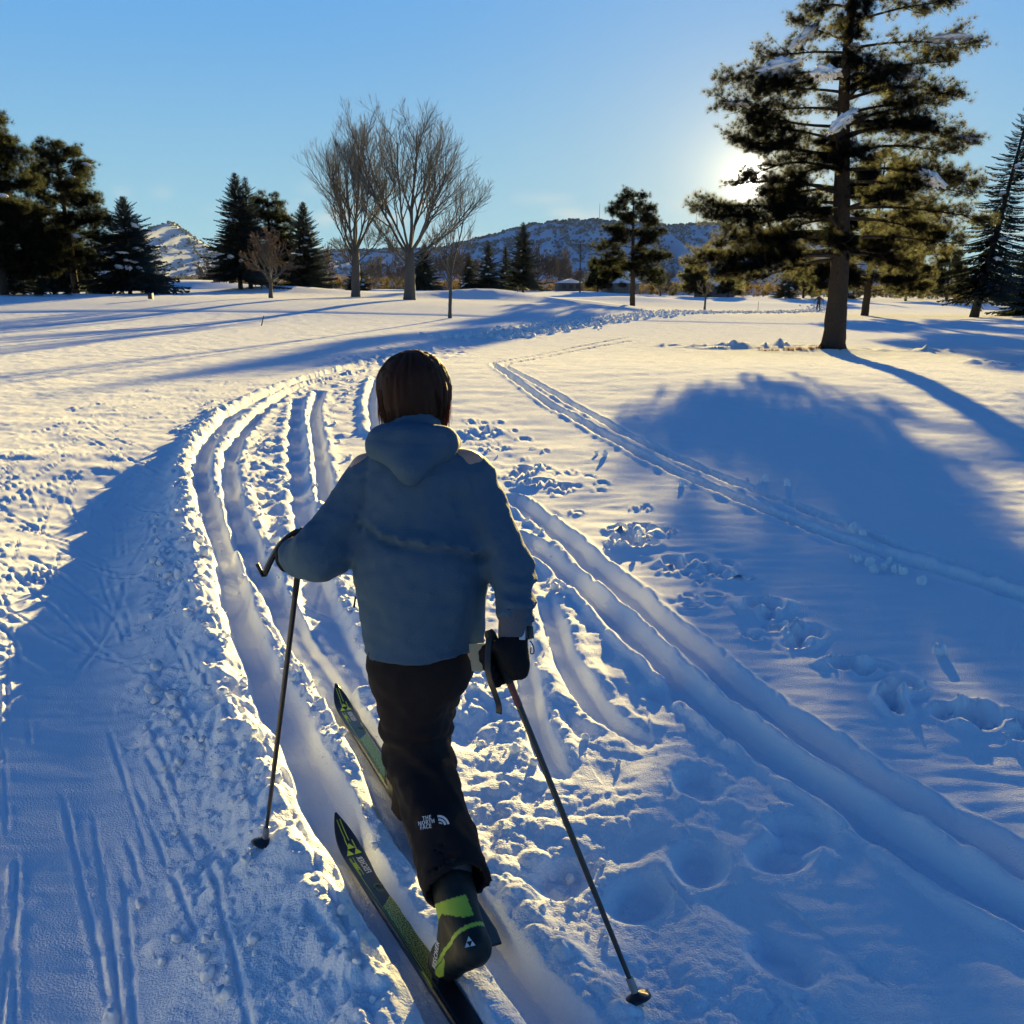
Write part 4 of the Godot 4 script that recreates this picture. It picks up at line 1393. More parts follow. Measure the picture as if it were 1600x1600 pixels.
	var pants_part := part("trousers", baked(net(pants, Vector3(-0.46, 0.05, -3.32), Vector3(0.0, 0.92, -2.2), 0.0095, pants_folds)), pants_mat, t)

	# jacket and hood
	var jacket := joined([
		bone(Vector3(-0.243, 0.76, -2.64), Vector3(-0.250, 1.04, -2.68), 0.163, 0.172, 0.06, Vector3(1, 1, 1.32)), bone(Vector3(-0.250, 1.04, -2.68), Vector3(-0.262, 1.23, -2.725), 0.172, 0.166, 0.05, Vector3(1, 1, 1.32)),
		bone(Vector3(-0.385, 1.285, -2.76), Vector3(-0.135, 1.305, -2.735), 0.074, 0.072, 0.05), bone(Vector3(-0.266, 1.29, -2.745), Vector3(-0.272, 1.42, -2.785), 0.125, 0.078, 0.06),
		bone(Vector3(-0.398, 1.275, -2.77), Vector3(-0.522, 1.108, -2.685), 0.076, 0.074, 0.03), bone(Vector3(-0.53, 1.10, -2.68), wrist_l + Vector3(0.005, -0.005, 0.03), 0.076, 0.058, 0.03),
		bone(Vector3(-0.112, 1.285, -2.735), Vector3(-0.004, 1.075, -2.62), 0.076, 0.060, 0.028), bone(Vector3(0.0, 1.075, -2.62), Vector3(0.008, 0.975, -2.545), 0.060, 0.050, 0.03),
		bone(Vector3(0.008, 0.985, -2.55), Vector3(0.012, 0.90, -2.50), 0.034, 0.034, 0.006, Vector3.ONE, 1.0)])
	part("jacket", baked(net(jacket, Vector3(-0.74, 0.79, -3.0), Vector3(0.12, 1.56, -2.4), 0.0095, jacket_folds)), jacket_mat, t)
	var hood := joined([
		bone(Vector3(-0.372, 1.405, -2.765), Vector3(-0.345, 1.410, -2.685), 0.034, 0.040, 0.03), bone(Vector3(-0.172, 1.400, -2.755), Vector3(-0.195, 1.405, -2.68), 0.034, 0.040, 0.03),
		bone(Vector3(-0.345, 1.410, -2.685), Vector3(-0.195, 1.405, -2.68), 0.040, 0.040, 0.03), bone(Vector3(-0.340, 1.405, -2.685), Vector3(-0.272, 1.345, -2.608), 0.038, 0.026, 0.04), bone(Vector3(-0.200, 1.400, -2.68), Vector3(-0.262, 1.343, -2.606), 0.038, 0.026, 0.04),
		bone(Vector3(-0.272, 1.410, -2.665), Vector3(-0.268, 1.370, -2.630), 0.050, 0.036, 0.05), bone(Vector3(-0.275, 1.43, -2.765), Vector3(-0.275, 1.55, -2.80), 0.078, 0.095, 0.015, Vector3.ONE, 1.0)])
	part("hood", baked(net(hood, Vector3(-0.45, 1.27, -2.9), Vector3(-0.09, 1.53, -2.5), 0.007, hood_folds)), jacket_mat, t)

	# bobbed hair
	var hair := joined([
		bone(Vector3(-0.277, 1.548, -2.845), Vector3(-0.277, 1.540, -2.845), 0.094, 0.094, 0.03, Vector3(0.97, 0.96, 0.88)), bone(Vector3(-0.277, 1.54, -2.84), Vector3(-0.274, 1.45, -2.835), 0.092, 0.080, 0.03, Vector3(1, 1, 0.95)),
		bone(Vector3(-0.277, 1.50, -2.875), Vector3(-0.275, 1.45, -2.875), 0.094, 0.086, 0.03), bone(Vector3(-0.277, 1.50, -2.80), Vector3(-0.276, 1.44, -2.80), 0.066, 0.062, 0.03),
		bone(Vector3(-0.279, 1.520, -2.985), Vector3(-0.279, 1.43, -2.985), 0.062, 0.068, 0.012, Vector3.ONE, 1.0)])
	var hair_part := part("hair", baked(net(hair, Vector3(-0.41, 1.42, -3.0), Vector3(-0.15, 1.67, -2.7), 0.006, hair_strands)), hair_mat, t)
	var wisps := blank()
	for i in 620:
		var a := rng.randf_range(-1.9, 1.9)
		var top := Vector3(-0.277 + 0.03 * sin(a), 1.628, -2.845 + 0.03 * cos(a))
		var out := Vector3(sin(a), 0, cos(a))
		var swell := rng.randf_range(0.062, 0.072) * (1.0 + 0.10 * absf(cos(a)))
		var pts := PackedVector3Array([top + Vector3(0, rng.randf_range(-0.006, 0.014), 0), top + out * swell * 0.72 + Vector3(0, -0.030, 0), top + out * swell * 1.0 + Vector3(0, -0.09, 0), top + out * swell * rng.randf_range(0.84, 0.96) + Vector3(rng.randf_range(-0.01, 0.01), rng.randf_range(-0.15, -0.20), 0)])
		tube(wisps, spline(pts, 4), PackedFloat32Array([0.0006, 0.0007, 0.0007, 0.0007, 0.0007, 0.0007, 0.0007, 0.0007, 0.0006, 0.0006, 0.0005, 0.0004, 0.0003]), 3, 0.0, null, false)
	part("loose_strands", baked(wisps), hair_mat, hair_part, true)

	# gloves
	var up_r := Vector3(-0.39, 0.88, -0.25).normalized()
	var back_r := Vector3(0.90, 0.36, -0.16)
	back_r = (back_r - up_r * back_r.dot(up_r)).normalized()
	var c_r := Vector3(-0.022, 0.842, -2.497)
	var glove := part("glove", baked(net(hand_bones(c_r, up_r, back_r, wrist_r + Vector3(0, -0.02, 0.008)), Vector3(-0.14, 0.72, -2.62), Vector3(0.10, 1.0, -2.40), 0.0045, glove_creases)), glove_mat, t)
	var up_l := Vector3(0.19, 0.98, 0.03).normalized()
	var back_l := Vector3(-0.95, 0.19, 0.25)
	back_l = (back_l - up_l * back_l.dot(up_l)).normalized()
	var c_l := Vector3(-0.632, 1.045, -2.885)
	var glove_l := part("glove", baked(net(hand_bones(c_l, up_l, back_l, wrist_l + Vector3(-0.004, 0, 0.0)), Vector3(-0.75, 0.93, -3.0), Vector3(-0.54, 1.17, -2.76), 0.0045, glove_creases)), glove_mat, t)
	# grey knit cuffs, the right one with its label and strap end
	var cuff := blank()
	tube(cuff, PackedVector3Array([Vector3(0.008, 0.985, -2.548), Vector3(0.009, 0.96, -2.533), Vector3(0.009, 0.935, -2.522), Vector3(0.008, 0.916, -2.514), Vector3(0.008, 0.914, -2.513)]), PackedFloat32Array([0.040, 0.044, 0.045, 0.044, 0.036]), 28, 0.05, n_fold)
	var cuff_part := part("knit_cuff", baked(cuff), grey_mat, t)
	part("cuff_label", baked(ribbon(PackedVector3Array([Vector3(0.0265, 0.952, -2.487), Vector3(0.0265, 0.925, -2.475)]), Vector3(1, 0, -0.35), 0.008, 0.002)), white_print, cuff_part)
	part("strap_end", baked(ribbon(PackedVector3Array([Vector3(0.047, 0.955, -2.497), Vector3(0.050, 0.925, -2.485)]), Vector3(1, 0, -0.8), 0.008, 0.004)), dark, cuff_part)
	var ring := blank()
	tube(ring, spline(PackedVector3Array([Vector3(0.048, 0.915, -2.495), Vector3(0.056, 0.90, -2.493), Vector3(0.057, 0.884, -2.490), Vector3(0.049, 0.883, -2.489), Vector3(0.050, 0.90, -2.492)]), 4), PackedFloat32Array([0.0018, 0.0018, 0.0018, 0.0018, 0.0018, 0.0018, 0.0018, 0.0018, 0.0018, 0.0018, 0.0018, 0.0018, 0.0018, 0.0018, 0.0018, 0.0018, 0.0018]), 5)
	part("pull_loop", baked(ring), dark, glove)
	cuff = blank()
	tube(cuff, PackedVector3Array([Vector3(-0.612, 1.068, -2.79), Vector3(-0.622, 1.060, -2.825), Vector3(-0.632, 1.050, -2.85), Vector3(-0.640, 1.045, -2.862)]), PackedFloat32Array([0.048, 0.052, 0.051, 0.046]), 26, 0.08, n_fold)
	part("knit_cuff", baked(cuff), grey_mat, t)

	# folded trail map in the right pocket
	var paper := solid(Color(0.30, 0.30, 0.22), 0.8)
	var sheet := []
	sheet = ribbon(PackedVector3Array([Vector3(-0.082, 0.885, -2.56), Vector3(-0.078, 0.845, -2.552), Vector3(-0.074, 0.812, -2.548)]), Vector3(0.9, 0.25, 0.3), 0.036, 0.004)
	var map := part("folded_paper", baked(sheet), paper, t)
	for k in 5:
		part("map_mark", flat_shape([Vector2(-0.002, 0), Vector2(0.003, 0.0012), Vector2(0.0035, 0.011), Vector2(0.0005, 0.009)], Vector3(-0.078 + 0.006 * (k % 3), 0.832 - 0.007 * (k / 2), -2.5435 + 0.001 * (k % 3)), Vector3(0.9, 0.25, 0.3).normalized(), Vector3(0.1 * (k - 2), 1, 0).normalized()), dark, map)
	# zip pull at the left side seam
	part("zip_pull", baked(ribbon(PackedVector3Array([Vector3(-0.432, 0.985, -2.66), Vector3(-0.436, 0.955, -2.655)]), Vector3(0.6, 0, -0.8), 0.003, 0.002)), dark, t)

	# ankle sock, boots
	var sock := blank()
	tube(sock, PackedVector3Array([ankle - shank_dir * 0.07, ankle, ankle + Vector3(0.0, -0.035, 0.015)]), PackedFloat32Array([0.052, 0.050, 0.047]), 24, 0.06, n_fold)
	part("sock", baked(sock), grey_mat, t)
	var toe_l := Vector3(-0.188, 0.035, -2.375)
	var heel_l := Vector3(-0.092, 0.172, -2.235)
	var top_l := Vector3(-0.150, 0.268, -2.352)
	for which in 2:
		var toe := toe_l if which == 0 else Vector3(-0.43, 0.035, -3.42)
		var heel := heel_l if which == 0 else Vector3(-0.325, 0.035, -3.18)
		var top := top_l if which == 0 else Vector3(-0.335, 0.14, -3.185)
		var shape := boot_shape(toe, heel, top)
		var lo := toe.min(heel).min(top) - Vector3.ONE * 0.09
		var hi := toe.max(heel).max(top) + Vector3.ONE * 0.09
		var m := net(shape, lo, hi, 0.0042 if which == 0 else 0.008, boot_detail)
		var tints := PackedColorArray()
		var fwd := (toe - heel).normalized()
		var axis := (top - heel).normalized()
		var side := fwd.cross(Vector3.UP).normalized()
		for p in m[0]:
			var q: Vector3 = p - heel
			var u := q.dot(fwd)
			var h := q.dot((axis - fwd * axis.dot(fwd)).normalized())
			var s := q.dot(side)
			var c := Color(0.011, 0.012, 0.014)
			if h > 0.108 + 0.35 * maxf(0.0, -s - 0.01) - 0.25 * absf(u - 0.03) and h < 0.146 and s < 0.020 and u < 0.070:
				c = Color(0.34, 0.47, 0.05)       # pull tab panel at the top of the heel
			var band := h - (0.052 - 0.36 * (u - 0.02))
			if absf(band) < 0.0052 and u < 0.15:
				c = Color(0.36, 0.50, 0.06)       # piping round the heel
			if s < -0.012 and u > 0.09 and u < 0.185 and band > -0.004 - 0.30 * (u - 0.09) - 0.012 and band < -0.008:
				c = Color(0.36, 0.50, 0.06)       # side flash near the toe
			if h < -0.022:
				c = Color(0.016, 0.016, 0.018)
			tints.append(c)
		var bm := solid(Color.WHITE, 0.55, 0.4)
		bm.vertex_color_use_as_albedo = true
		var b := part("boot", baked(m, PackedVector2Array(), tints), bm, t)
		if which == 0:
			b.set_meta("label", "black and lime ski boot with its heel lifted")
			var n := (heel - Vector3(-0.17, 0.13, -2.33)).normalized()
			var at := heel + Vector3(-0.020, 0.062, 0.028)
			var r := Vector3(0.92, 0.0, -0.36).normalized()
			var up := Vector3(-0.16, 0.9, -0.35).normalized()
			for k in [[0.0, 0.0076], [-0.0072, -0.0052], [0.0072, -0.0052]]:
				part("boot_emblem", flat_shape([Vector2(-0.0066, -0.0052), Vector2(0.0066, -0.0052), Vector2(0, 0.0066)], at + r * k[0] + up * k[1] + n * 0.012, r, up), white_print, b)
			var bn := Vector3(-0.80, 0.05, 0.58).normalized()
			var br := Vector3(0.12, 0.92, 0.10)
			br = (br - bn * br.dot(bn)).normalized()
			lettering(b, "boot_lettering", "FISCHER", 0.022, white_print, onto(shape, Vector3(-0.165, 0.125, -2.325), bn, 0.004), br, bn.cross(br))

	# printed mark on the trouser leg
	var dir := Vector3(0.93, 0.28, 0.16).normalized()
	var upw := Vector3(-0.24, 0.80, -0.52).normalized()
	var face := dir.cross(upw).normalized()
	var at := onto(pants, Vector3(-0.205, 0.405, -2.478), face, 0.017)
	var words := ["THE", "NORTH", "FACE"]
	for k in 3:
		lettering(pants_part, "trouser_lettering", words[k], 0.014, white_print, onto(pants, at + upw * (0.012 - 0.0115 * k) + dir * (0.002 - 0.002 * k), face, 0.018), dir, upw)
	for k in 3:
		var arc := []
		for i in 9:
			var a := PI * 0.5 * i / 8.0
			arc.append(Vector2(cos(a), sin(a)) * (0.028 - 0.009 * k))
		for i in range(8, -1, -1):
			var a := PI * 0.5 * i / 8.0
			arc.append(Vector2(cos(a), sin(a)) * (0.022 - 0.009 * k))
		part("trouser_emblem", flat_shape(arc, at + dir * 0.029 - upw * 0.014, dir, upw), white_print, pants_part)

	skis_and_poles(dark, white_print, lime)

func ski(called: String, label: String, tip: Vector3, tail: Vector3, deck: Material, white: Material, green: Material, flecked: Material, edge: Material) -> Node3D:
	var t := thing(called, label, "ski", Vector3.ZERO, "pair of black and lime skis")
	var d := tail - tip
	var l := d.length()
	d /= l
	var side := Vector3.UP.cross(d).normalized()   # to the left seen from the tail towards the tip is -side
	var v := PackedVector3Array()
	var ix := PackedInt32Array()
	var n := 44
	var mid := []
	for i in n + 1:
		var u := pow(i / float(n), 1.35)
		var s := u * l
		var half := 0.0325 * (1.0 - pow(clampf(1.0 - s / 0.17, 0, 1), 2.2)) + 0.004
		half -= 0.0035 * sin(PI * clampf((s - 0.2) / (l - 0.3), 0, 1))
		if l - s < 0.06:
			half *= 0.75 + 0.25 * (l - s) / 0.06
		var y := 0.055 * pow(clampf(1.0 - s / 0.22, 0, 1), 1.9)
		var thick := 0.007 + 0.012 * smoothstep(0.15, 0.7, s) * (1.0 - smoothstep(l - 0.6, l, s))
		var c := tip + d * s + Vector3.UP * y
		mid.append(c + Vector3.UP * thick)
		for q in [Vector2(-half, 0), Vector2(-half, thick * 0.8), Vector2(-half * 0.86, thick), Vector2(half * 0.86, thick), Vector2(half, thick * 0.8), Vector2(half, 0)]:
			v.append(c + side * q.x + Vector3.UP * q.y)
	for i in n:
		for k in 6:
			var a := i * 6 + k
			var b := i * 6 + (k + 1) % 6
			ix.append_array([a, a + 6, b, b, a + 6, b + 6])
	var e := n * 6
	ix.append_array([e, e + 1, e + 2, e, e + 2, e + 3, e, e + 3, e + 4, e, e + 4, e + 5, 0, 2, 1, 0, 3, 2, 0, 4, 3, 0, 5, 4])
	var st := SurfaceTool.new()
	st.begin(Mesh.PRIMITIVE_TRIANGLES)
	for k in ix:
		st.set_smooth_group(-1)
		st.add_vertex(v[k])
	st.generate_normals()
	part("ski_body", st.commit(), deck, t)
	var place := func(s: float, across: float, h: float) -> Vector3:
		var half_i := pow(s / l, 1.0 / 1.35) * n
		var i := clampi(int(half_i), 0, n - 1)
		return mid[i].lerp(mid[i + 1], half_i - i) + side * across + Vector3.UP * h
	var strip := func(name_: String, s0: float, s1: float, x0: float, x1: float, mat: Material, h: float, tip0 := 0.0, tip1 := 0.0) -> void:
		var pv := PackedVector3Array()
		var pi := PackedInt32Array()
		var m := 10
		for i in m + 1:
			var s := lerpf(s0, s1, i / float(m))
			pv.append((place as Callable).call(s + tip0, x0, h))
			pv.append((place as Callable).call(s + tip1, x1, h))
			pv.append((place as Callable).call(s + tip1, x1, h - 0.0008))
			pv.append((place as Callable).call(s + tip0, x0, h - 0.0008))
		for i in m:
			for k in 4:
				var a := i * 4 + k
				var b := i * 4 + (k + 1) % 4
				pi.append_array([a, b, a + 4, b, b + 4, a + 4])
		part(name_, baked([pv, smooth(pv, pi), pi]), mat, t)
	# tip stripes, emblem of green triangles, lettering and the flecked middle panel
	(strip as Callable).call("tip_stripe", 0.03, 0.115, -0.004, -0.0065, green, 0.0016)
	(strip as Callable).call("tip_stripe", 0.03, 0.125, 0.004, 0.0065, green, 0.0016)
	(strip as Callable).call("tip_stripe", 0.115, 0.165, -0.006, -0.0085, green, 0.0016)
	(strip as Callable).call("tip_stripe", 0.125, 0.172, 0.014, 0.017, green, 0.0016)
	var fl := -d
	var c0: Vector3 = (place as Callable).call(0.175, 0.0, 0.0018)
	var rise := ((place as Callable).call(0.13, 0.0, 0.0) - (place as Callable).call(0.22, 0.0, 0.0)).normalized() as Vector3
	for k in [[0.0, 0.022, 0.013], [-0.0135, -0.012, 0.0125], [0.0135, -0.012, 0.0125]]:
		part("tip_emblem", flat_shape([Vector2(-k[2], -0.014), Vector2(k[2], -0.014), Vector2(0, 0.016)], c0 - side * k[0] + rise * k[1], -side, rise), green, t)
	lettering(t, "deck_lettering", "FISCHER", 0.026, white, (place as Callable).call(0.275, 0.007, 0.0012), fl, side)
	(strip as Callable).call("deck_panel", 0.215, 0.33, -0.020, -0.0215, green, 0.0012)
	(strip as Callable).call("deck_panel", 0.215, 0.33, -0.011, -0.0122, green, 0.0012)
	lettering(t, "deck_lettering", "CROWN", 0.012, green, (place as Callable).call(0.272, -0.0165, 0.0012), fl, side)
	lettering(t, "deck_lettering", "CS", 0.048, solid(Color(0.06, 0.13, 0.06), 0.5), (place as Callable).call(0.425, 0.009, 0.0012), fl, side)
	(strip as Callable).call("edge_line", 0.22, l - 0.2, -0.0235, -0.0245, green, 0.0010)
	(strip as Callable).call("edge_line", 0.36, l - 0.25, 0.0225, 0.0245, edge, 0.0010)
	(strip as Callable).call("flecked_panel", 0.50, 0.90, -0.020, 0.0215, flecked, 0.0014, 0.03, -0.02)
	lettering(t, "side_lettering", "FISCHER", 0.020, white, (place as Callable).call(1.03, -0.0305, -0.010), d, Vector3.UP)
	(strip as Callable).call("side_flash", 0.86, 0.93, -0.0265, -0.0300, green, 0.0010)
	# binding
	var bind := (place as Callable).call(l * 0.5, 0.0, 0.008) as Vector3
	var plate := BoxMesh.new()
	plate.size = Vector3(0.05, 0.014, 0.34)
	var p := part("binding_plate", plate, deck, t)
	p.look_at_from_position(bind + d * 0.10, bind + d, Vector3.UP)
	var clip := BoxMesh.new()
	clip.size = Vector3(0.036, 0.03, 0.05)
	p = part("binding", clip, deck, t)
	p.look_at_from_position(bind - d * 0.06 + Vector3.UP * 0.012, bind + d + Vector3.UP * 0.012, Vector3.UP)
	return t

func pole(label: String, grip_end: Vector3, tip: Vector3, mat: Material, metal: Material, cork: Material, red: Material) -> Node3D:
	var t := thing("ski_pole", label, "ski pole", Vector3.ZERO, "pair of black ski poles")
	var d := (tip - grip_end).normalized()
	var l := grip_end.distance_to(tip)
	var o := blank()
	tube(o, PackedVector3Array([grip_end + d * 0.12, grip_end + d * l * 0.6, tip - d * 0.10]), PackedFloat32Array([0.0088, 0.0080, 0.0062]), 14)
	part("shaft", baked(o), mat, t)
	o = blank()
	tube(o, PackedVector3Array([grip_end, grip_end + d * 0.012, grip_end + d * 0.03, grip_end + d * 0.08, grip_end + d * 0.125, grip_end + d * 0.15]), PackedFloat32Array([0.010, 0.016, 0.0155, 0.0125, 0.0135, 0.0105]), 16)
	part("grip", baked(o), cork, t)
	o = blank()
	tube(o, PackedVector3Array([grip_end + d * 0.15, grip_end + d * 0.215]), PackedFloat32Array([0.0098, 0.0093]), 14)
	part("grip_collar", baked(o), red, t)
	o = blank()
	tube(o, PackedVector3Array([tip - d * 0.13, tip - d * 0.105, tip - d * 0.02, tip]), PackedFloat32Array([0.010, 0.011, 0.006, 0.0025]), 10)
	part("pole_tip", baked(o), metal, t)
	# basket: a dished, notched disc
	var v := PackedVector3Array()
	var ix := PackedInt32Array()
	var a := d.cross(Vector3(0.2, 0.1, 1)).normalized()
	var b := d.cross(a)
	var c := tip - d * 0.085
	var n := 36
	for ring in 4:
		for k in n:
			var th := TAU * k / n
			var r: float = [0.010, 0.032, 0.040, 0.034][ring]
			if ring == 1 or ring == 2:
				r *= 1.0 + 0.13 * cos(th * 3.0)
			v.append(c + (a * cos(th) + b * sin(th)) * r + d * [-0.006, 0.004, 0.010, 0.013][ring])
	for ring in 3:
		for k in n:
			var p := ring * n + k
			var q := ring * n + (k + 1) % n
			ix.append_array([p, p + n, q, q, p + n, q + n])
	part("basket", baked([v, smooth(v, ix), ix]), mat, t)
	return t

func skis_and_poles(dark: Material, white: Material, lime: Material) -> void:
	var deck := solid(Color(0.012, 0.013, 0.016), 0.28, 0.5)
	var flecked := solid(Color(0.30, 0.26, 0.09), 0.35, 0.6)
	var ramp := Gradient.new()
	ramp.offsets = PackedFloat32Array([0.0, 0.42, 0.5, 0.62, 1.0])
	ramp.colors = PackedColorArray([Color(0.16, 0.17, 0.08), Color(0.45, 0.42, 0.18), Color(0.92, 0.86, 0.52), Color(0.66, 0.66, 0.22), Color(1.0, 0.97, 0.8)])
	var g := grain(0.10, 256, 2, FastNoiseLite.TYPE_SIMPLEX, 19)
	g.color_ramp = ramp
	flecked.albedo_color = Color.WHITE
	flecked.metallic = 0.75
	flecked.roughness = 0.3
	flecked.albedo_texture = g
	flecked.uv1_triplanar = true
	flecked.uv1_world_triplanar = true
	flecked.uv1_scale = Vector3(6, 6, 6)
	var edge := solid(Color(0.45, 0.45, 0.40), 0.3, 0.6)
	ski("ski", "left ski, nearer the camera, cut by the bottom edge under the lifted boot", Vector3(-0.610, -0.012, -3.175), Vector3(0.288, -0.012, -1.42), deck, white, lime, flecked, edge)
	ski("ski", "right ski reaching farther ahead in the other groove, partly hidden by the trouser leg", Vector3(-0.812, -0.012, -4.355), Vector3(-0.055, -0.012, -2.53), deck, white, lime, flecked, edge)
	var shaft := solid(Color(0.016, 0.017, 0.022), 0.35, 0.5)
	var metal := solid(Color(0.25, 0.25, 0.27), 0.35, 0.6)
	metal.metallic = 0.7
	var cork := solid(Color(0.02, 0.018, 0.018), 0.8)
	var red := solid(Color(0.16, 0.035, 0.03), 0.5)
	var p := pole("left ski pole planted upright in the snow beside the left hand", Vector3(-0.617, 1.125, -2.895), Vector3(-0.812, surface(-0.812, -2.955) - 0.075, -2.955), shaft, metal, cork, cork)
	# strap that loops out from the grip, ending in a stiff folded tail
	var strap := spline(PackedVector3Array([Vector3(-0.617, 1.112, -2.885), Vector3(-0.645, 1.112, -2.885), Vector3(-0.685, 1.078, -2.885), Vector3(-0.715, 1.030, -2.885), Vector3(-0.735, 0.990, -2.885)]), 5)
	part("strap", baked(ribbon(strap, Vector3(0.45, 0.35, 0.85), 0.016, 0.013)), dark, p)
	part("strap_tail", baked(ribbon(PackedVector3Array([Vector3(-0.731, 0.985, -2.885), Vector3(-0.742, 0.982, -2.885), Vector3(-0.750, 1.000, -2.885), Vector3(-0.757, 1.018, -2.885)]), Vector3(0.2, 0.1, 0.95), 0.009, 0.010)), dark, p)
	p = pole("right ski pole trailing back towards the camera from the lowered hand", Vector3(-0.062, 0.935, -2.524), Vector3(0.352, surface(0.352, -2.25) - 0.045, -2.250), shaft, metal, cork, red)
	strap = spline(PackedVector3Array([Vector3(-0.060, 0.925, -2.49), Vector3(-0.062, 0.85, -2.45), Vector3(-0.045, 0.79, -2.447), Vector3(-0.035, 0.755, -2.455), Vector3(-0.034, 0.728, -2.458)]), 5)
	part("strap", baked(ribbon(strap, Vector3(0.85, 0.0, 0.5), 0.0085, 0.003)), dark, p)

# ---------------------------------------------------------------- hills and what stands far off

const PEAK := [-1228, 30, -1056, 35, -969, 51, -896, 78, -828, 126, -791, 149, -750, 159, -728, 143, -701, 124, -653, 96, -597, 82, -526, 78, -455, 74, -342, 51, -228, 35]
const MESA := [-410, 20, -353, 38, -315, 58, -259, 65, -203, 67, -148, 67, -102, 69, -74, 76, -37, 85, 0, 95, 37, 103, 74, 108, 110, 108, 147, 107, 184, 104, 239, 101, 285, 103, 331, 99, 396, 90, 462, 70, 538, 47, 605, 29, 745, 20]

func crest(p: Array, x: float) -> float:
	for i in range(0, p.size() - 2, 2):
		if x <= p[i + 2]:
			var t := clampf((x - p[i]) / (p[i + 2] - p[i]), 0, 1)
			return lerpf(p[i + 1], p[i + 3], t * t * (3.0 - 2.0 * t) * 0.5 + t * 0.5)
	return p[p.size() - 1]

func hill(called: String, p: Array, z: float, depth: float, scrub_n: int, scrub_size: float, sd: int) -> void:
	var fold := noise(1.0 / 90.0, sd, FastNoiseLite.TYPE_SIMPLEX_SMOOTH, 4)
	var bush := noise(1.0 / 60.0, sd + 1, FastNoiseLite.TYPE_SIMPLEX_SMOOTH, 3)
	var nx := 260
	var nz := 56
	var x0: float = p[0]
	var x1: float = p[p.size() - 2]
	var v := PackedVector3Array()
	for j in nz:
		var t := j / (nz - 1.0) * 1.5     # 0 foot, 1 crest, then the back slope
		for i in nx:
			var x := lerpf(x0, x1, i / (nx - 1.0))
			var c := crest(p, x)
			var s := t if t < 1.0 else 2.0 - t
			var gully := absf(fold.get_noise_2d(x * 1.5, t * 95.0))
			var y := c * (0.35 * s + 0.65 * pow(s, 1.5)) + (9.0 - 34.0 * gully) * sin(PI * clampf(s, 0, 1)) * (c / 110.0)
			y += fold.get_noise_2d(x * 6.0, t * 300.0) * 2.2 * s
			v.append(Vector3(x, y - 1.0, z + depth * (1.0 - t)))
	var ix := PackedInt32Array()
	for j in nz - 1:
		for i in nx - 1:
			var a := j * nx + i
			ix.append_array([a, a + nx, a + 1, a + 1, a + nx, a + nx + 1])
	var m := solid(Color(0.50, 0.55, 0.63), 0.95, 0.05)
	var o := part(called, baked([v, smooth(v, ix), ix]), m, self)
	o.set_meta("kind", "structure")
	# pinyon scrub on the slope
	var r := RandomNumberGenerator.new()
	r.seed = sd
	var where := []
	var tints := PackedColorArray()
	var tries := 0
	while where.size() < scrub_n and tries < scrub_n * 8:
		tries += 1
		var i := r.randi_range(1, nx - 2)
		var j := r.randi_range(4, int(nz * 0.70))
		var at := v[j * nx + i].lerp(v[(j + 1) * nx + i + 1], r.randf()) + Vector3(r.randf_range(-3, 3), 0, r.randf_range(-3, 3))
		var steep := fold.get_noise_2d(at.x * 1.5, j / (nz - 1.0) * 1.5 * 95.0)
		var on_crest := absf(j / (nz - 1.0) * 1.5 - 1.0) < 0.05
		if not on_crest and bush.get_noise_2d(at.x * 1.4, at.z * 0.8) + 0.9 * absf(steep) < r.randf_range(0.0, 0.7):
			continue
		var s := scrub_size * r.randf_range(0.5, 1.25)
		where.append(Transform3D(Basis.from_euler(Vector3(r.randf(), r.randf() * 6.0, 0)).scaled(Vector3(s, s * 0.85, s)), at + Vector3(0, s * 0.25, 0)))
		var c := r.randf_range(0.7, 1.5)
		tints.append(Color(c, c, c))
	var ball := SphereMesh.new()
	ball.radius = 0.5
	ball.height = 1.0
	ball.radial_segments = 6
	ball.rings = 3
	var sm := solid(Color(0.15, 0.175, 0.195), 0.9, 0.1)
	sm.vertex_color_use_as_albedo = true
	var scrub := many(called + "_scrub", ball, sm, self, where, tints)
	tag(scrub, "dark scrub dotted over the snowy %s" % ("flat-topped hill in the middle" if sd < 60 else "pointed peak at the left"), "scrub")

func house(label: String, at: Vector3, w: float, d: float, h: float, roof_h: float, turn: float, wall_c: Color) -> void:
	var t := thing("house", label, "house", at)
	t.rotation.y = turn
	var b := BoxMesh.new()
	b.size = Vector3(w, h, d)
	part("wall", b, solid(wall_c, 0.9), t).position.y = h * 0.5
	var roof := PrismMesh.new()
	roof.size = Vector3(w + 0.8, roof_h, d + 0.8)
	part("roof", roof, solid(Color(0.78, 0.80, 0.83), 0.85, 0.1), t).position.y = h + roof_h * 0.5
	for k in 3:
		var win := BoxMesh.new()
		win.size = Vector3(0.9, 0.9, 0.08)
		part("window", win, solid(Color(0.04, 0.05, 0.06), 0.15), t).position = Vector3((k - 1) * w * 0.3, h * 0.55, d * 0.5 + 0.02)

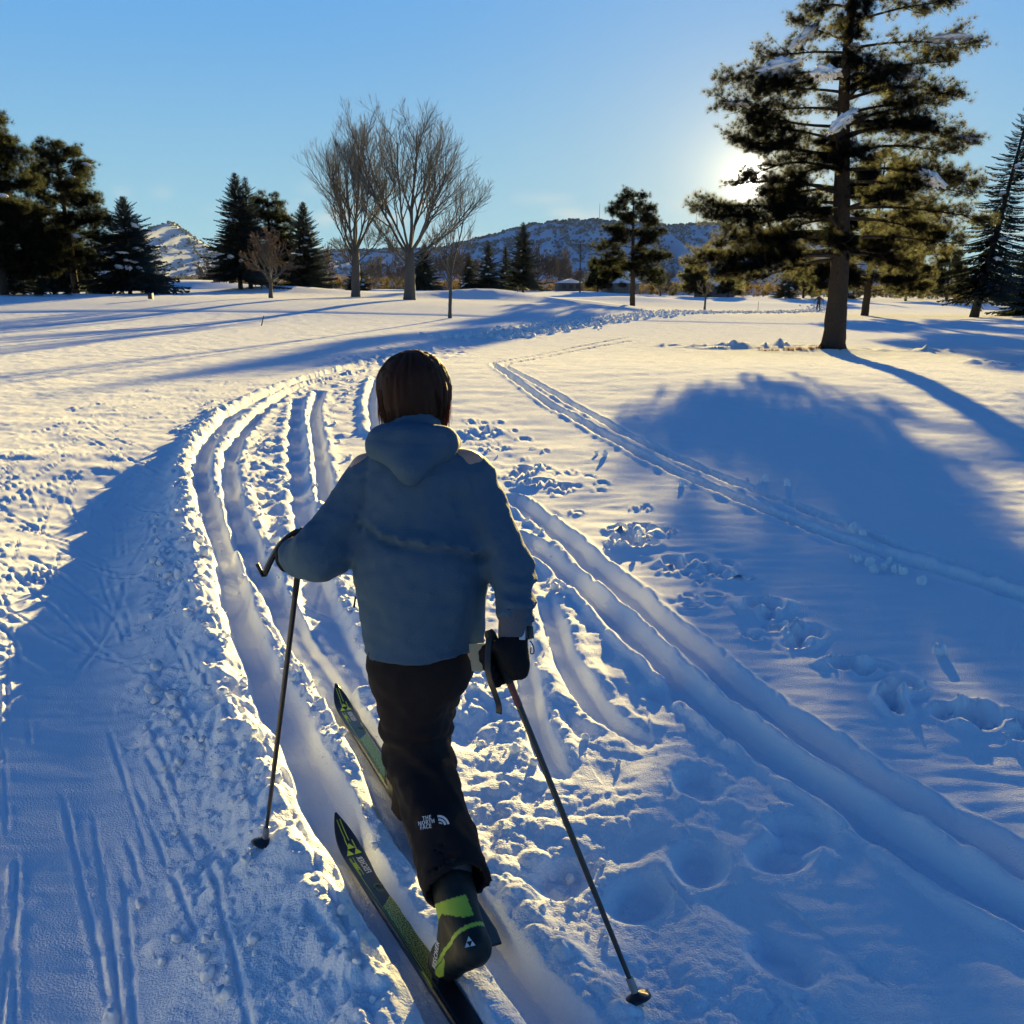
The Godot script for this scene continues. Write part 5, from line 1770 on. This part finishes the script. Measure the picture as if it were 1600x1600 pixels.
func build_far() -> void:
	hill("pointed_peak", PEAK, -2300.0, 900.0, 4200, 6.5, 71)
	hill("flat_topped_hill", MESA, -1500.0, 620.0, 11000, 4.4, 51)
	# radio masts on the ridge
	var steel := solid(Color(0.30, 0.28, 0.28), 0.6)
	for m in [[125.5, 129.0, "tall radio mast on the hill crest, leftmost of the three", 0.55], [145.0, 125.5, "short radio mast on the hill crest, right beside the tall one", 0.8], [264.5, 127.3, "thin radio mast on the hill crest nearest the tall pine", 0.4]]:
		var t := thing("radio_mast", m[2], "radio mast", Vector3(m[0], 97.0, -1498.0), "radio masts on the ridge")
		var o := blank()
		tube(o, PackedVector3Array([Vector3.ZERO, Vector3(0, m[1] - 97.0, 0)]), PackedFloat32Array([m[3], m[3] * 0.4]), 5)
		part("mast", baked(o), steel, t)
		o = blank()
		for k in 3:
			var h: float = (m[1] - 97.0) * (0.55 + 0.15 * k)
			tube(o, PackedVector3Array([Vector3(-1.0, h, 0), Vector3(1.0, h, 0)]), PackedFloat32Array([0.15, 0.15]), 4)
		part("antenna_arm", baked(o), steel, t)
	house("low house with a snowy roof between the brown bare trees and the utility pole", on_ground(12.4, -225.0), 5.2, 5.0, 1.7, 0.9, 0.15, Color(0.10, 0.085, 0.08))
	house("small gabled snowy-roofed house left of the lone mid-sized pine", on_ground(22.6, -216.0), 5.5, 9.0, 2.0, 2.6, 0.2, Color(0.16, 0.14, 0.13))
	house("snow-roofed house half hidden behind the low left bough of the tall pine", on_ground(46.0, -232.0), 8.0, 8.0, 2.2, 2.6, -0.2, Color(0.14, 0.12, 0.11))
	# utility pole
	var wood := solid(Color(0.06, 0.05, 0.045), 0.9)
	var p := thing("utility_pole", "dark wooden utility pole with a crossarm beside the lone mid-sized pine", "utility pole", on_ground(13.2, -200.0))
	var o := blank()
	tube(o, PackedVector3Array([Vector3(0, -0.3, 0), Vector3(0, 9.3, 0)]), PackedFloat32Array([0.16, 0.11]), 8)
	part("post", baked(o), wood, p)
	o = blank()
	tube(o, PackedVector3Array([Vector3(-1.3, 8.9, 0.1), Vector3(1.1, 8.9, 0.1)]), PackedFloat32Array([0.08, 0.08]), 5)
	part("crossarm", baked(o), wood, p)
	# bare brown trees along the far edge
	var haze_twig := solid(Color(0.115, 0.10, 0.098), 0.95, 0.1)
	var proto := bare_tree("bare_tree", "round brown bare tree left of the utility pole", 10.6, -236.0, 1.2, 0.25, [[0.6, 0.0, 0.8, 5.0, 0.10], [0.8, 1.2, 1.4, 5.6, 0.10], [0.8, 2.4, 1.2, 5.4, 0.10], [0.6, 3.5, 0.8, 5.0, 0.10], [0.8, 4.6, 1.4, 5.4, 0.10], [1.0, 5.5, 2.4, 6.2, 0.10], [1.0, 0.6, 3.5, 6.6, 0.10], [0.7, 3.0, 2.0, 6.0, 0.1]], [8, 6, 4], 3, 0.3, 0.7, haze_twig, haze_twig, 0.035, "bare trees along the far edge")
	for b in [[5.5, -238.0, 1.15, 1.4, "taller brown bare tree right behind the dark pointed spruce"], [-29.0, -216.0, 0.75, 0.6, "low brown bare tree between the trunks of the two cottonwoods"], [-24.5, -220.0, 0.7, 2.0, "low brown bare tree left of the right-hand cottonwood's trunk"], [-12.5, -204.0, 1.0, 0.9, "brown bare tree behind the thin sapling"], [-9.5, -212.0, 0.9, 2.6, "brown bare tree touching the smallest frosted spruce"], [-32.0, -172.0, 0.8, 0.3, "brown bare tree beside the broad dark spruce"],
			[33.5, -232.0, 0.75, 1.2, "brown bare tree right of the lone mid-sized pine"], [41.0, -228.0, 0.7, 0.2, "brown bare tree behind the tiny lone sapling"], [14.5, -242.0, 0.7, 2.2, "brown bare tree behind the utility pole"], [-56.0, -190.0, 0.6, 1.9, "small brown bare tree below the pointed peak"]]:
		var c: Node3D = proto.duplicate()
		c.name = numbered("bare_tree")
		add_child(c)
		c.position = on_ground(b[0], b[1])
		c.scale = Vector3.ONE * b[2]
		c.rotation.y = b[3]
		c.set_meta("label", b[4])
	# conifers of the far edge behind the big pine
	for b in [[22.0, -214.0, 6.5, 2.6, 1, "dark round conifer right beside the utility pole"], [17.6, -212.0, 5.6, 2.3, 1, "smaller dark conifer touching the utility pole"], [36.5, -205.0, 6.8, 2.8, 1, "dark conifer at the tip of the tall pine's lowest bough"], [50.5, -190.0, 6.0, 2.6, 0, "frosted low spruce seen under the tall pine's left boughs"], [55.0, -194.0, 8.8, 3.0, 1, "dark conifer behind the distant skier's left side"], [61.5, -190.0, 8.2, 3.0, 0, "dark spruce behind the distant skier"],
			[69.0, -180.0, 9.5, 3.4, 1, "dark conifer just right of the tall pine's trunk, far behind"], [77.0, -182.0, 9.0, 3.6, 1, "dark conifer behind the brownish open pine"], [84.0, -176.0, 8.0, 3.4, 0, "dark spruce filling the gap right of the brownish open pine"], [92.0, -180.0, 10.0, 3.8, 1, "dark conifer left of the crooked-trunk spruce, far behind"], [100.0, -178.0, 9.0, 3.8, 1, "dark conifer behind the crooked-trunk spruce"], [45.0, -214.0, 6.2, 2.6, 1, "dark conifer behind the half-hidden house"]]:
		if b[4] == 0:
			spruce("distant_conifer", b[5], b[0], b[1], b[2], b[3], 0.4, 190, 0.12, 0.0, "conifers along the far edge", 3)
		else:
			pine("distant_conifer", b[5], b[0], b[1], b[2], 0.7, [b[3] * 0.8, b[3], b[3] * 0.95, b[3] * 0.8, b[3] * 0.55, b[3] * 0.3], 24, 0.65, 0.42, 0.0, "conifers along the far edge", 0)
	# scrub that closes the horizon
	var where := []
	var tints := PackedColorArray()
	for i in 5200:
		var x := rng.randf_range(-190, 190)
		var z := -255.0 + rng.randf_range(-22, 22) + 0.0006 * x * x
		var s := rng.randf_range(0.7, 1.6)
		var a := rng.randf_range(0, 2.3) * (0.5 + 0.5 * absf(n_soft.get_noise_2d(x * 0.03, 5.0)) + 0.35)
		where.append(Transform3D(facing(Vector3(rng.randf_range(-0.6, 0.6), 1, rng.randf_range(-0.6, 0.6)), rng.randf() * TAU, s), on_ground(x, z) + Vector3(0, a, 0)))
		var brown := clampf(0.5 + 1.4 * n_soft.get_noise_2d(x * 0.06, 8.0), 0, 1)
		var c := rng.randf_range(0.6, 1.2)
		tints.append(Color(0.05, 0.052, 0.048).lerp(Color(0.075, 0.062, 0.058), brown) * c)
	var bm := solid(Color.WHITE, 0.95, 0.1)
	bm.vertex_color_use_as_albedo = true
	var w := many("far_scrub", tuft_coarse, bm, self, where, tints)
	tag(w, "band of brown and dark scrub along the far edge of the snow", "scrub")

# ---------------------------------------------------------------- small things on the snow

func surface(x: float, z: float) -> float:
	var r := sqrt(x * x + z * z)
	var i := clampi(radii.bsearch(r), 0, rows - 1)
	var k := clampi(int(round((atan2(x, -z) + AZ_MAX) / AZ_STEP)), 0, cols - 1)
	return row_v[i][k].y

func loose(x: float, z: float) -> float:
	var i := clampi(radii.bsearch(sqrt(x * x + z * z)), 0, rows - 1)
	var k := clampi(int(round((atan2(x, -z) + AZ_MAX) / AZ_STEP)), 0, cols - 1)
	return clampf(rough[i * cols + k] * 1.1 - 0.25, 0.0, 0.7) * clampf(0.6 + 1.6 * n_soft.get_noise_2d(x * 2.1, z * 2.1), 0.05, 1.0)

func lump(sd: int) -> ArrayMesh:
	var nb := noise(1.0, sd)
	var v := PackedVector3Array()
	var ix := PackedInt32Array()
	var n := 9
	var m := 6
	for i in m + 1:
		for k in n:
			var th := PI * i / m
			var a := TAU * k / n
			var d := Vector3(sin(th) * cos(a), cos(th), sin(th) * sin(a))
			v.append(d * (1.0 + 0.45 * nb.get_noise_3dv(d * 1.3) + 0.25 * nb.get_noise_3dv(d * 3.0)))
	for i in m:
		for k in n:
			var a := i * n + k
			var b := i * n + (k + 1) % n
			ix.append_array([a, b, a + n, b, b + n, a + n])
	return baked([v, smooth(v, ix), ix])

func scatter_line(a: Array, spread: float, count: int, lo: float, hi: float, out: Array) -> void:
	var p := spline(flat_points(a), 6)
	for i in count:
		var at := rng.randi_range(0, p.size() - 2)
		var d := p[at].lerp(p[at + 1], rng.randf())
		d += Vector3(rng.randfn() * spread, 0, rng.randfn() * spread)
		if d.length() < 1.2 or rng.randf() > loose(d.x, d.z) or absf(atan2(d.x, -d.z)) > 0.66:
			continue
		var s := lo * pow(hi / lo, pow(rng.randf(), 3.2)) * clampf(d.length() / 6.0, 0.55, 1.0)
		out.append(Transform3D(Basis.from_euler(Vector3(rng.randf() * 6, rng.randf() * 6, rng.randf() * 6)).scaled_local(Vector3(s, s * rng.randf_range(0.6, 1.0), s * rng.randf_range(0.7, 1.2))), Vector3(d.x, surface(d.x, d.z) + s * 0.45, d.z)))

func build_small() -> void:
	var snow := solid(Color(0.80, 0.82, 0.85), 0.8, 0.1)
	var list := []
	scatter_line(CLUMPS, 0.20, 2600, 0.005, 0.042, list)
	scatter_line(CHOP, 0.45, 1700, 0.005, 0.040, list)
	scatter_line(RIGHT_CHOP, 0.32, 900, 0.005, 0.036, list)
	scatter_line([-0.7, -4.6, -0.3, -3.6, 0.1, -2.7, 0.5, -2.0], 0.3, 700, 0.005, 0.022, list)
	scatter_line([0.3, -7.6, 0.8, -5.6, 1.2, -4.2, 1.6, -3.2], 0.16, 700, 0.005, 0.022, list)
	scatter_line([0.9, -7.4, 1.4, -5.6, 1.8, -4.3, 2.1, -3.8], 0.20, 360, 0.005, 0.024, list)
	scatter_line(LANE, 1.0, 350, 0.005, 0.022, list)
	scatter_line(RIGHT_B, 0.15, 260, 0.006, 0.03, list)
	var trail := spline(PackedVector3Array([Vector3(-1.5, 0, -40), Vector3(2.0, 0, -50), Vector3(7.2, 0, -64), Vector3(15, 0, -80), Vector3(24.5, 0, -96), Vector3(33, 0, -112), Vector3(43, 0, -140)]), 12)
	for i in 1100:
		var t := rng.randi_range(0, trail.size() - 2)
		var p := trail[t].lerp(trail[t + 1], rng.randf()) + Vector3(rng.randfn() * 0.9, 0, rng.randfn() * 0.9)
		var s := rng.randf_range(0.04, 0.12)
		list.append(Transform3D(Basis.from_euler(Vector3(rng.randf() * 6, rng.randf() * 6, 0)).scaled_local(Vector3(s * 1.6, s, s * 1.3)), on_ground(p.x, p.z) + Vector3(0, s * 0.3, 0)))
	tag(many("snow_crumbs", lump(60), snow, self, list), "loose white snow crumbs strewn beside the ski tracks", "snow crumbs")
	var proto := lump(90)
	for i in range(0, CLODS.size(), 2):
		var s := 0.017 + 0.020 * absf(sin(i * 1.9))
		var x: float = CLODS[i]
		var z: float = CLODS[i + 1]
		var o := part(numbered("snow_clod"), proto, snow, self)
		o.position = Vector3(x, surface(x, z) + s * 0.45, z)
		o.scale = Vector3(s * 0.8, s * (1.1 + 0.6 * absf(cos(i * 1.3))), s * 0.75)
		o.rotation = Vector3(0.2 * sin(i), i * 1.1, 0.3 * cos(i * 2.0))
		var where_it_is := "in the small cluster of upright clods at the right" if i < 18 or (i >= 34 and i < 40) else ("beside the narrow twin track at the right" if i < 34 else ("alone on the shaded snow at the lower left" if i == 40 else "alone on the untouched snow at the right"))
		tag(o, ("small flat white snow clod " if s < 0.024 else ("upright white snow clod " if s < 0.031 else "larger white snow clod ")) + where_it_is, "snow clod", "snow clods " + where_it_is)
	# marker by the fairway
	var dark := solid(Color(0.02, 0.02, 0.025), 0.6)
	var pale := solid(Color(0.6, 0.6, 0.6), 0.6)
	var t := thing("marker_box", "small dark box on a pale post standing in the snow at the left", "marker", on_ground(-23.2, -66.0))
	var b := BoxMesh.new()
	b.size = Vector3(0.26, 0.36, 0.2)
	part("box", b, dark, t).position = Vector3(-0.03, 0.22, 0)
	b = BoxMesh.new()
	b.size = Vector3(0.05, 0.46, 0.05)
	part("post", b, pale, t).position = Vector3(0.14, 0.2, 0)
	for s in [[-11.8, -48.0, 0.45, 0.35, "short dark stake leaning to the right out of the snow at the left", 0.03], [24.0, -100.0, 1.0, 0.02, "thin upright marker stake left of the distant skier", 0.025], [45.5, -150.0, 1.3, 0.0, "faint thin stake just left of the distant skier's shoulder, far off", 0.03], [0.5, -92.0, 0.55, 0.0, "small stake in the snow below the dark pointed spruce", 0.04]]:
		var g := on_ground(s[0], s[1])
		var o := blank()
		tube(o, PackedVector3Array([g - Vector3(0, 0.1, 0), g + Vector3(s[2] * s[3], s[2], 0)]), PackedFloat32Array([s[5], s[5] * 0.8]), 6)
		tag(part(numbered("marker_stake"), baked(o), solid(Color(0.07, 0.055, 0.045), 0.8), self), s[4], "stake", "stakes in the snow")
	# fallen boughs at the left edge
	t = thing("brush_pile", "heap of fallen dark boughs on the snow under the left edge pine", "brush pile", on_ground(-31.6, -69.0))
	var wood := blank()
	var spots := []
	var tints := PackedColorArray()
	for i in 16:
		var p := Vector3(rng.randf_range(-2.0, 1.8), 0.1, rng.randf_range(-0.5, 0.5))
		var d := Vector3(rng.randf_range(-1, 1), rng.randf_range(0.0, 0.3), rng.randf_range(-0.5, 0.5)).normalized()
		var l := rng.randf_range(0.5, 1.5)
		tube(wood, PackedVector3Array([p, p + d * l * 0.5 + Vector3(0, 0.08, 0), p + d * l]), PackedFloat32Array([0.05, 0.035, 0.015]), 5)
		for k in 7:
			spots.append(Transform3D(facing(d + Vector3(rng.randf_range(-1, 1), rng.randf(), rng.randf_range(-1, 1)), rng.randf() * 6.0, 0.34), p + d * l * rng.randf()))
			tints.append(Color(1.1, 0.9, 0.7) * rng.randf_range(0.7, 1.1))
	part("branches", baked(wood), bark_pine, t)
	many("needles", tuft_coarse, spruce_mat, t, spots, tints)
	# needle litter at the foot of the big pine
	spots = []
	tints = PackedColorArray()
	for i in 70:
		var x := 7.6 + 2.6 * pow(rng.randf(), 0.7)
		var z := -31.55 + rng.randfn() * 0.22 - 0.1 * absf(x - 10.0)
		spots.append(Transform3D(facing(Vector3(rng.randf_range(-1, 1), 0.15, rng.randf_range(-1, 1)), rng.randf() * 6.0, 0.12), Vector3(x, surface(x, z) + 0.01, z)))
		tints.append(Color(0.13, 0.075, 0.04) * rng.randf_range(0.6, 1.2))
	var lm := solid(Color.WHITE, 0.9, 0.1)
	lm.vertex_color_use_as_albedo = true
	tag(many("needle_litter", tuft_coarse, lm, self, spots, tints), "strip of rusty fallen needles on the snow left of the tall pine's trunk", "needle litter")
	far_skier()

func far_skier() -> void:
	var t := thing("person", "tiny distant person in dark clothes skiing on the far trail left of the tall trunk", "person", on_ground(31.4, -105.0))
	var body := joined([
		bone(Vector3(0, 0.92, 0), Vector3(0, 1.38, -0.05), 0.15, 0.17, 0.08, Vector3(1, 1, 1.3)), bone(Vector3(0, 1.45, -0.06), Vector3(0, 1.62, -0.08), 0.055, 0.095, 0.05), bone(Vector3(0, 1.62, -0.08), Vector3(0, 1.68, -0.08), 0.095, 0.09, 0.03),
		bone(Vector3(-0.17, 1.38, -0.05), Vector3(-0.38, 1.16, 0.02), 0.065, 0.055, 0.05), bone(Vector3(-0.38, 1.16, 0.02), Vector3(-0.44, 1.0, -0.2), 0.055, 0.04, 0.03),
		bone(Vector3(0.17, 1.38, -0.05), Vector3(0.36, 1.18, 0.05), 0.065, 0.055, 0.05), bone(Vector3(0.36, 1.18, 0.05), Vector3(0.46, 1.02, -0.15), 0.055, 0.04, 0.03),
		bone(Vector3(-0.09, 0.92, 0), Vector3(-0.13, 0.5, -0.10), 0.10, 0.075, 0.05), bone(Vector3(-0.13, 0.5, -0.10), Vector3(-0.17, 0.06, 0.05), 0.075, 0.055, 0.03),
		bone(Vector3(0.09, 0.92, 0), Vector3(0.11, 0.5, -0.05), 0.10, 0.075, 0.03), bone(Vector3(0.11, 0.5, -0.05), Vector3(0.13, 0.06, 0.12), 0.075, 0.055, 0.03),
		bone(Vector3(-0.17, 0.05, 0.05), Vector3(-0.17, 0.05, -0.12), 0.05, 0.045, 0.03), bone(Vector3(0.13, 0.05, 0.12), Vector3(0.13, 0.05, -0.06), 0.05, 0.045, 0.03)])
	var m := net(body, Vector3(-0.6, -0.02, -0.5), Vector3(0.62, 1.82, 0.4), 0.03, no_change)
	var dark := solid(Color(0.025, 0.022, 0.028), 0.85)
	part("body", baked(m), dark, t)
	for s in [-1.0, 1.0]:
		var o := blank()
		tube(o, PackedVector3Array([Vector3(s * 0.45, 1.08, -0.18), Vector3(s * 0.55, 0.0, 0.3)]), PackedFloat32Array([0.014, 0.011]), 6)
		tag(part(numbered("ski_pole"), baked(o), dark, self), "thin dark pole in the distant skier's %s hand" % ("left" if s < 0 else "right"), "ski pole", "poles of the distant skier")
		var pole_at := get_child(get_child_count() - 1) as Node3D
		pole_at.position = t.position
		var b := BoxMesh.new()
		b.size = Vector3(0.07, 0.02, 1.9)
		var k := part(numbered("ski"), b, dark, self)
		k.position = t.position + Vector3(-0.17 if s < 0 else 0.13, 0.012, 0.0)
		tag(k, "dark %s ski under the distant skier" % ("left" if s < 0 else "right"), "ski", "skis of the distant skier")

func build_rest() -> void:
	build_trees()
	build_far()

	build_skier()

	build_small()

func _ready() -> void:
	rng.seed = 20

	set_up_view()

	make_coarse()

	build_snow()

	build_rest()
